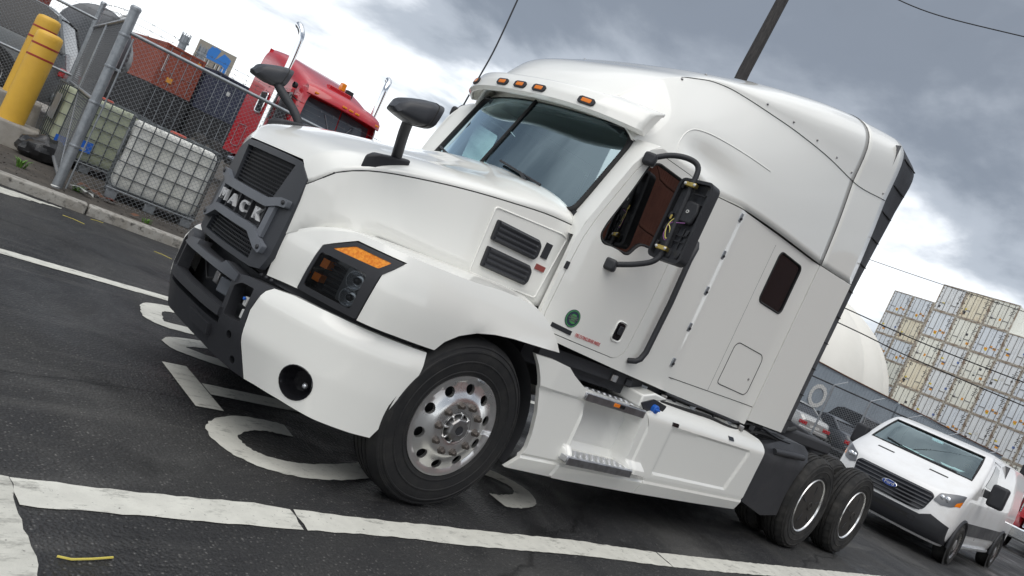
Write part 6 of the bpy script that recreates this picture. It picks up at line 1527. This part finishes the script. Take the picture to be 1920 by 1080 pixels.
for s in (-1, 1):
    hl_ = [(s*.66, .93), (s*.70, 1.08), (s*.90, 1.17), (s*.992, 1.20), (s*.995, 1.02), (s*.90, .93), (s*.78, .90)]
    if s < 0: hl_ = hl_[::-1]
    h = panel('headlight', 'lamp_grey', V, rpoly(hl_, .02, 2), [], lambda y, z, d: VS(y, z, d-.010), .02, .05)
    q = VS(s*.82, 1.03, -.012); MB().sphere(q, .05, 14, 10, (.6, 1, 1)).build('reflector_bowl', 'reflector', h, smooth=60)
    q = VS(s*.745, 1.03, -.012); MB().sphere(q, .04, 14, 10, (.6, 1, 1)).build('reflector_bowl', 'reflector', h, smooth=60)
    am = [(s*.93, .97), (s*.992, .99), (s*.992, 1.09), (s*.94, 1.03)]
    panel('indicator', 'amber', h, am if s > 0 else am[::-1], [], lambda y, z, d: VS(y, z, d-.014), .01, .04)
    MB().rows([[VS(s*(.30 + .30*i/5), z, -.006) for i in range(6)] for z in (1.345, 1.365)]).build('hood_slot', 'seam', V)
    yy = s*1.031
    dw = [(1.42, 1.50), (2.42, 1.50), (2.42, 1.90), (1.95, 1.92)]
    def SD(x, z, d=0.0, s=s): return (x, s*(interp(VW, z) + .006 - d), z)
    panel('door_window', 'black_gloss', V, rpoly([(1.42, 1.48), (2.30, 1.46), (2.34, 1.86), (1.98, 1.90)], .05, 3), [], SD, .008, .08)
    MB().tube([SD(x, z, .004) for x, z in [(1.30, .50), (1.28, 1.40), (1.92, 1.95), (2.42, 1.93), (2.45, .50)]], .006, 5).build('door_seam', 'seam', V)
    MB().obox(SD(2.30, 1.22, -.01), (.20, .035, .06)).build('door_handle', 'black_plastic', V, bevel=.012)
    panel('side_moulding', 'black_plastic', V, [(1.25, .56), (5.2, .56), (5.2, .78), (1.25, .78)], [], lambda x, z, d, s=s: (x, s*(1.032 - d), z), .012, 0)
    MB().box(1.45, 4.1, min(s*.86, s*1.02), max(s*.86, s*1.02), .30, .36).build('running_board', 'tread_plate', V, bevel=.01)
    m_ = MB().obox((1.50, s*1.22, 1.40), (.17, .26, .40)).build('side_mirror', 'black_plastic', V, bevel=.05, seg=3)
    MB().prism([(1.45, 1.30), (1.62, 1.30), (1.62, 1.44), (1.45, 1.44)], 'y', min(s*.98, s*1.12), max(s*.98, s*1.12)).build('mirror_arm', 'black_plastic', m_, bevel=.02)
    for x in (1.0, 4.75):
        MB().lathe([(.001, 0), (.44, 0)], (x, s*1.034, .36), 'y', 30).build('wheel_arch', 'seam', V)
        MB().tube([(x + .44*cos(radians(a)), s*1.03, .36 + .44*sin(radians(a))) for a in range(-15, 200, 12)], .03, 6).build('arch_trim', 'black_plastic', V, smooth=60)
        wheel(V, x, s*1.05, .355, .355, -1 if s < 0 else 1, .24, 'hub_steel')
    MB().rows([[(x, s*(interp(VW, z) + .003), z) for x in (2.6, 4.0, 5.3)] for z in (1.10, 1.13)]).build('body_crease', 'van_paint', V)
MB().tube([VS(.55, 1.485, -.02), VS(-.1, 1.50, -.02), VS(-.62, 1.50, -.02)], .012, 5).build('wiper', 'black_plastic', V)
MB().tube([VS(-.30, 1.485, -.02), VS(.3, 1.52, -.02), VS(.62, 1.56, -.02)], .010, 5).build('wiper', 'black_plastic', V)
# cabin
MB().rows([[(vx(y*.9, 1.455)+.02, y*.9, 1.455) for y in (-.9, -.5, 0, .5, .9)], [(1.75, y*.9, 1.44) for y in (-.9, -.5, 0, .5, .9)], [(1.8, y*.9, 1.0) for y in (-.9, -.5, 0, .5, .9)]]).build('dashboard', 'interior_grey', V)
MB().box(3.0, 3.04, -.95, .95, .5, 2.0).build('bulkhead', 'interior_grey', V)
MB().box(1.1, 3.0, -.93, .93, .45, .55).build('cabin_floor', 'interior_dark', V)
mat('paper_blue', (0.75, 0.90, 0.90), 0.8)
rnd = random.Random(4)
for i, (x, y, a, w, h) in enumerate([(1.22, .62, .3, .30, .22), (1.20, .40, -.2, .28, .2), (1.30, .12, .5, .30, .22), (1.22, -.02, -.1, .26, .2), (1.32, .28, .1, .30, .2), (1.30, -.42, .4, .30, .22), (1.22, -.55, -.3, .2, .16)]):
    c_, s_ = cos(a), sin(a); P = [(x + u*c_ - v*s_, y + u*s_ + v*c_, 1.462 + .012*i + .03*(1 if u > 0 else 0)) for u, v in ((-h/2, -w/2), (h/2, -w/2), (h/2, w/2), (-h/2, w/2))]
    p_ = MB().add(P, [(0, 1, 2, 3)]).build('paper_sheet', 'paper_blue'); PAPERS = globals().setdefault('PAPERS', []); PAPERS.append(p_)
MB().obox((1.62, 0, 1.88), (.04, .22, .07)).build('rear_view_mirror', 'chrome', V, bevel=.015)
for y in (-.45, .45):
    st = MB().box(2.1, 2.6, y-.25, y+.25, .85, 1.0).build('seat', 'interior_dark', V, bevel=.04)
    MB().prism([(2.5, 1.0), (2.62, 1.0), (2.74, 1.55), (2.64, 1.56)], 'y', y-.24, y+.24).build('backrest', 'interior_dark', st, bevel=.04)
    MB().box(2.62, 2.74, y-.13, y+.13, 1.58, 1.78).build('headrest', 'interior_grey', st, bevel=.04)
sw = [(1.95 + .18*cos(a)*.5, -.45 + .19*sin(a), 1.38 + .18*cos(a)*.85) for a in [2*pi*k/24 for k in range(24)]]
MB().tube(sw, .015, 6, closed=True).build('steering_wheel', 'interior_dark', V, smooth=60)
VP_, VR_ = (11.02, 1.10, 0), radians(1.5)
place(V, VP_, VR_)
VM = Matrix.Translation(VP_) @ Matrix.Rotation(VR_, 4, 'Z')
for i, p_ in enumerate(PAPERS):
    p_.data.transform(VM)
    tag(p_, ['pale paper sheet at the left end of the van dashboard', 'pale paper second from the left on the van dashboard', 'large pale paper in the middle of the van dashboard', 'crumpled pale paper lying across the middle of the van dashboard', 'pale paper lying deep on the van dashboard between the others', 'pale paper in front of the van driver', 'small pale paper at the right end of the van dashboard'][i], 'paper', 'papers on the van dashboard')
# the driver, seated behind the wheel (local to the van: y = -.45)
def person():
    P = thing('person', 'person in a dark shirt sitting at the wheel of the white van', 'person', tuple(VM @ Vector((2.35, -.45, 1.0))))
    mat('shirt', (0.03, 0.035, 0.05), 0.9); mat('skin', (0.30, 0.17, 0.11), 0.6); mat('hair', (0.02, 0.016, 0.014), 0.8); mat('trousers', (0.03, 0.035, 0.06), 0.9)
    V_ = []; E_ = []; Rr = []
    def add(p, r, par=None):
        V_.append(tuple(VM @ Vector(p))); Rr.append(r)
        if par is not None: E_.append((par, len(V_)-1))
        return len(V_)-1
    y = -.45
    pel = add((2.42, y, 1.05), .15); ab = add((2.46, y, 1.2), .145, pel); ch = add((2.50, y, 1.38), .155, ab); nk = add((2.50, y, 1.52), .065, ch); hd = add((2.46, y, 1.60), .07, nk)
    for s in (-1, 1):
        sh = add((2.49, y+s*.18, 1.45), .062, ch); el = add((2.30, y+s*.25, 1.22), .045, sh); wr = add((2.05, y+s*.17, 1.33), .032, el); hn = add((1.98, y+s*.165, 1.36), .036, wr)
        for k in range(5):
            a = add((1.95, y+s*.165 + (k-2)*.014, 1.385 - .008*k), .010, hn); add((1.925 + .006*abs(k-2), y+s*.165 + (k-2)*.015, 1.40 - .014*k), .008, a)
        hp = add((2.38, y+s*.10, 1.02), .09, pel); kn = add((1.98, y+s*.14, 1.05), .065, hp); an = add((1.85, y+s*.14, .66), .042, kn); add((1.70, y+s*.14, .60), .04, an)
    me = bpy.data.meshes.new('body'); me.from_pydata(V_, E_, [])
    o = bpy.data.objects.new('body', me); COL.objects.link(o); me.materials.append(MATS['shirt'])
    md = o.modifiers.new('skin', 'SKIN')
    for i, r in enumerate(Rr): me.skin_vertices[0].data[i].radius = (r, r)
    me.skin_vertices[0].data[0].use_root = True
    sb = o.modifiers.new('sub', 'SUBSURF'); sb.levels = 1; sb.render_levels = 1
    attach(o, P)
    h = MB().sphere((0, 0, 0), 1, 18, 14); c = VM @ Vector((2.44, y, 1.68))
    pts = []
    for q in h.v:
        v = Vector(q); x, yy, z = v.x*.095, v.y*.075, v.z*.118
        if v.x < -.5 and abs(v.y) < .22 and -.25 < v.z < .15: x -= .022*(1-abs(v.y)/.22)
        if v.z < -.4: x *= .9; yy *= .86
        pts.append((x, yy, z))
    h.v = [tuple(c + Vector(q)) for q in pts]; hh = h.build('head', 'skin', P, smooth=60)
    hr = MB().sphere((0, 0, 0), 1, 18, 14); hr.v = [tuple(c + Vector((q[0]*.100 + .012, q[1]*.082, max(q[2], -.15)*.118 + .022))) for q in hr.v]; hr.build('hair', 'hair', P, smooth=60)
    for s in (-1, 1):
        MB().sphere(tuple(c + Vector((-.086, s*.030, .012))), .010, 8, 6).build('eye', 'hair', hh); MB().sphere(tuple(c + Vector((.0, s*.076, -.005))), .02, 8, 6, (.7, .4, 1.3)).build('ear', 'skin', hh)
    MB().obox(tuple(c + Vector((-.084, 0, -.055))), (.012, .04, .008)).build('mouth', 'cap_red', hh)
person()
# ================================================================== right: fence, dome, container stacks, pole
RF0 = Vector((26.8, 8.95, 0)); RFD = Vector((.42, -.907, 0)).normalized()
F4 = thing('chain_link_fence', 'chain link fence in front of the parked cars, right of the truck', 'fence', tuple(RF0))
def rp(s, z): q = RF0 + RFD*s; return (q.x, q.y, z)
for s in (-4.2, -2.8, -1.4, 0, 1.4, 2.8, 4.2, 5.6): MB().tube([rp(s, 0), rp(s, 2.66)], .04, 8).build('post', 'galvanised', F4, smooth=60); MB().tube([rp(s, 2.66), (rp(s, 0)[0]+.45, rp(s, 0)[1]-.25, 2.98)], .018, 6).build('barb_arm', 'galvanised', F4)
MB().tube([rp(-4.2, 2.64), rp(5.6, 2.64)], .03, 8).build('top_rail', 'black_plastic', F4, smooth=60)
o = chain(rp(-4.2, 0), rp(5.6, 0), .05, 2.62, .11, .0045).build('wire_mesh', 'galv_wire', F4, smooth=0); o['kind'] = 'stuff'
# corrugated grey containers on trailers
for i, (lb, off) in enumerate((('grey blue corrugated container with a big white letter, behind the silver sedan', 0.0), ('grey blue corrugated container behind the van roof', 12.5))):
    a = radians(-16.5); gcx, gcy = 34.5 + off*cos(a), 17.4 + off*sin(a)
    gc = container(lb, 'container_grey', L=12.3, H=3.35, group='grey corrugated containers', doors=False)
    place(gc, (gcx, gcy, .62), a)
    MB().box(.5, 11.8, -.6, .6, -.6, -.02).build('trailer_bed', 'container_black', gc)
    MB().tube([(0.0, -1.25, 3.36), (3, -1.25, 3.39), (7, -1.25, 3.35), (12.2, -1.25, 3.38)], .04, 5).build('roof_edge', 'litter_brown', gc)
    if i == 0:
        for x, ch in ((5.6, 'O'),):
            text('painted_letter', ch, 1.9, .004, frame_M((x, -1.235, 1.55), (1, 0, 0), (0, 0, 1)), 'sticker_white', gc, .03)
# inflatable dome
mat('dome_white', (0.78, 0.76, 0.70), 0.6, noise=(0.25, (0.72, 0.70, 0.64), 0.4, 0.7))
D = thing('air_dome', 'large cream air supported dome behind the grey containers', 'dome', (68, 36.8, 0))
DC = Vector((68, 36.8, 0)); RX, RY, RZ = 17.0, 15.4, 13.2
def dome(a, b, k=1.0):
    e = 2/2.6; ca, sa = cos(b)**e, sin(b)**e
    return (DC.x + RX*k*ca*cos(a), DC.y + RY*k*ca*sin(a), RZ*k*sa)
na = 18
for i in range(na):
    a0, a1 = 2*pi*i/na, 2*pi*(i+1)/na; rows = []
    for j in range(15):
        b = pi/2*j/14*.999; row = []
        for k in range(9):
            t = k/8; row.append(dome(a0 + (a1-a0)*t, b, 1 + .018*sin(pi*t)))
        rows.append(row)
    MB().rows(rows).build('gore_panel', 'dome_white', D, smooth=60)
# refrigerated container stacks, door ends towards the road
mat('reefer_a', (0.74, 0.76, 0.77), 0.55, noise=(0.8, (0.66, 0.68, 0.70), 0.4, 0.7), dirt=(1.3, (0.30, 0.20, 0.13), 0.66, 0.82))
mat('reefer_b', (0.80, 0.80, 0.72), 0.55, noise=(0.8, (0.72, 0.71, 0.62), 0.4, 0.7), dirt=(1.1, (0.34, 0.22, 0.13), 0.62, 0.80))
mat('reefer_c', (0.78, 0.72, 0.57), 0.6, noise=(0.8, (0.70, 0.62, 0.46), 0.4, 0.7), dirt=(0.9, (0.36, 0.18, 0.08), 0.56, 0.76))
mat('reefer_d', (0.70, 0.74, 0.78), 0.55, noise=(0.8, (0.63, 0.67, 0.72), 0.4, 0.7), dirt=(1.5, (0.26, 0.19, 0.14), 0.68, 0.84))
mat('rusty_frame', (0.24, 0.17, 0.12), 0.8, noise=(1.5, (0.48, 0.45, 0.39), 0.40, 0.60)); mat('bar_grey', (0.22, 0.215, 0.205), 0.6, noise=(4, (0.12, 0.09, 0.07), 0.45, 0.7))
def reefer(body, variant):
    R = thing('refrigerated_container', 'x', 'container', (0, 0, 0), 0, 'stacked refrigerated containers'); W, H, L = 2.44, 2.88, 12.2; rnd = random.Random(variant)
    MB().box(.10, L, -W/2+.02, W/2-.02, .02, H-.02).build('box', body, R)
    fr = MB()
    for y in (-W/2, W/2-.10): fr.box(.0, .16, y, y+.10, .0, H)
    fr.box(.0, .16, -W/2+.10, W/2-.10, 0, .12); fr.box(.0, .16, -W/2+.10, W/2-.10, H-.10, H); fr.build('door_frame', 'rusty_frame', R)
    for s in (-1, 1):
        d = MB().box(.04, .11, min(s*.012, s*1.11), max(s*.012, s*1.11), .13, H-.11).build('door', body, R, bevel=.01)
        for k in (.26, .74):
            y = s*k*1.11; MB().tube([(.015, y, .08), (.015, y, H-.06)], .026, 5).build('locking_bar', 'bar_grey', d, smooth=60)
            MB().box(-.005, .03, y-.03, y+.30*(1 if k < .5 else -1)*s, .88, .94).build('bar_handle', 'bar_grey', d)
        for z in (.4, .95, 1.5, 2.05, 2.5): MB().box(.02, .06, min(s*1.0, s*1.13), max(s*1.0, s*1.13), z-.035, z+.035).build('hinge', 'ink', d)
    for i in range(4):
        m = ['sticker_orange', 'sticker_yellow', 'ink', 'sticker_blue', 'sticker_white', 'ink'][rnd.randrange(6)]
        y, z, w, h = rnd.choice((-.9, -.5, -.15, .35, .62)), rnd.uniform(.35, 1.3), rnd.uniform(.16, .30), rnd.uniform(.14, .28)
        MB().box(.030, .039, y, y+w, z, z+h).build('sticker', m, R)
    # print: rows of small dark marks top right, a square mark top left
    for i in range(5): MB().box(.034, .0395, -1.0 + .02*(i % 2), -1.0 + rnd.uniform(.2, .42), 2.3 - i*.17, 2.36 - i*.17).build('print', 'ink', R)
    if variant % 3 == 0:
        for a, b, c, d_ in ((.62, .66, 2.35, 2.6), (.90, .94, 2.35, 2.6), (.66, .90, 2.56, 2.6), (.66, .90, 2.35, 2.39), (.76, .80, 2.39, 2.56)): MB().box(.032, .0396, a, b, c, d_).build('emblem', 'ink', R)
    return R
protos = []
for i, (b, nm) in enumerate((('reefer_a', 'pale grey'), ('reefer_b', 'off white'), ('reefer_c', 'rusty cream'), ('reefer_d', 'bluish white'), ('reefer_a', 'pale grey'), ('reefer_b', 'off white'))):
    p_ = reefer(b, i+1); protos.append((p_, nm, kid_map(p_)))
ORD = ['first', 'second', 'third', 'fourth', 'fifth', 'sixth', 'seventh', 'eighth', 'ninth', 'tenth']
rnd = random.Random(12); used = set()
def stack(x0, y0, ztop, cols, rows, colmax, text_, ang):
    for r in range(rows):
        for c in range(cols):
            if c > colmax(r) : continue
            k = rnd.choice([0, 0, 1, 1, 2, 3, 3, 4, 5])
            if (r, c) == (0, 1) and 'near' in text_: k = 2
            if (r, c) == (3, 0) and 'near' in text_: k = 2
            p_, nm, km = protos[k]
            if k in used: o = copy_tree(p_, None, km)
            else: o = p_; used.add(k)
            yy = y0 - 2.48*(c+.5)*cos(radians(ang)); xx = x0 + 2.48*(c+.5)*sin(radians(ang))
            place(o, (xx, yy, ztop - 2.9*(r+1)), radians(ang))
            tag(o, '%s container, %s from left, %s row from top, %s' % (nm, ORD[c], ORD[r], text_), 'container', 'stacked refrigerated containers')
stack(82.13, 25.34, 19.29, 9, 7, lambda r: 2 if r == 0 else 8, 'near stack', -3.3)
stack(96.45, 35.12, 19.76, 3, 7, lambda r: 2, 'far stack', -2.1)
for i in range(6):
    if i not in used: 
        def kill(q):
            for c in children(q): kill(c)
            bpy.data.objects.remove(q)
        kill(protos[i][0])
# pale tank at the right edge over the stack
# utility pole and wires
mat('pole_wood', (0.042, 0.040, 0.040), 0.9, noise=(6, (0.075, 0.07, 0.066), 0.4, 0.7), scale=(6, 6, .6), bump=(20, .6))
UP = thing('utility_pole', 'dark wooden utility pole rising behind the sleeper roof', 'utility pole', (13.0, 9.0, 0))
MB().tube([(12.95, 9.05, 0), (13.08, 9.0, 8.7), (13.17, 8.9, 11.2), (13.22, 8.86, 13.2)], [.20, .165, .15, .14], 14).build('shaft', 'pole_wood', UP, smooth=60)
MB().box(12.0, 14.4, 8.78, 8.9, 12.4, 12.52).build('crossarm', 'pole_wood', UP)
for x in (12.1, 12.8, 13.6, 14.3): MB().lathe([(.04, 0), (.06, .05), (.03, .12)], (x, 8.84, 12.52), 'z', 10, True, True).build('insulator', 'mirror_plastic', UP)
def cable(pts, r, label):
    tag(MB().tube(crom(pts, 12), r, 5).build('overhead_cable', 'seam', smooth=60), label, 'cable', 'overhead cables')
cable([(13.17, 8.9, 12.55), (14.53, 6.75, 11.72), (15.79, 4.04, 11.60), (18.5, -2, 11.9), (21, -9, 12.5)], .014, 'black overhead cable crossing the top right corner')
cable([(23.9, 12.0, 5.55), (24.64, 8.81, 5.32), (25.74, 5.81, 5.19), (27.5, 1, 5.3), (29, -4, 5.6)], .022, 'upper of two cables sagging in front of the dome')
cable([(24.0, 12.0, 4.95), (24.82, 8.39, 4.71), (25.66, 6.06, 4.55), (27.5, 1, 4.5), (29, -4, 4.7)], .022, 'lower of two cables sagging in front of the dome')
cable([(23.0, 14.5, 7.35), (24.69, 8.70, 7.32), (25.5, 6.56, 7.37), (28, 0, 7.6)], .012, 'thin cable high between the sleeper and the container stack')
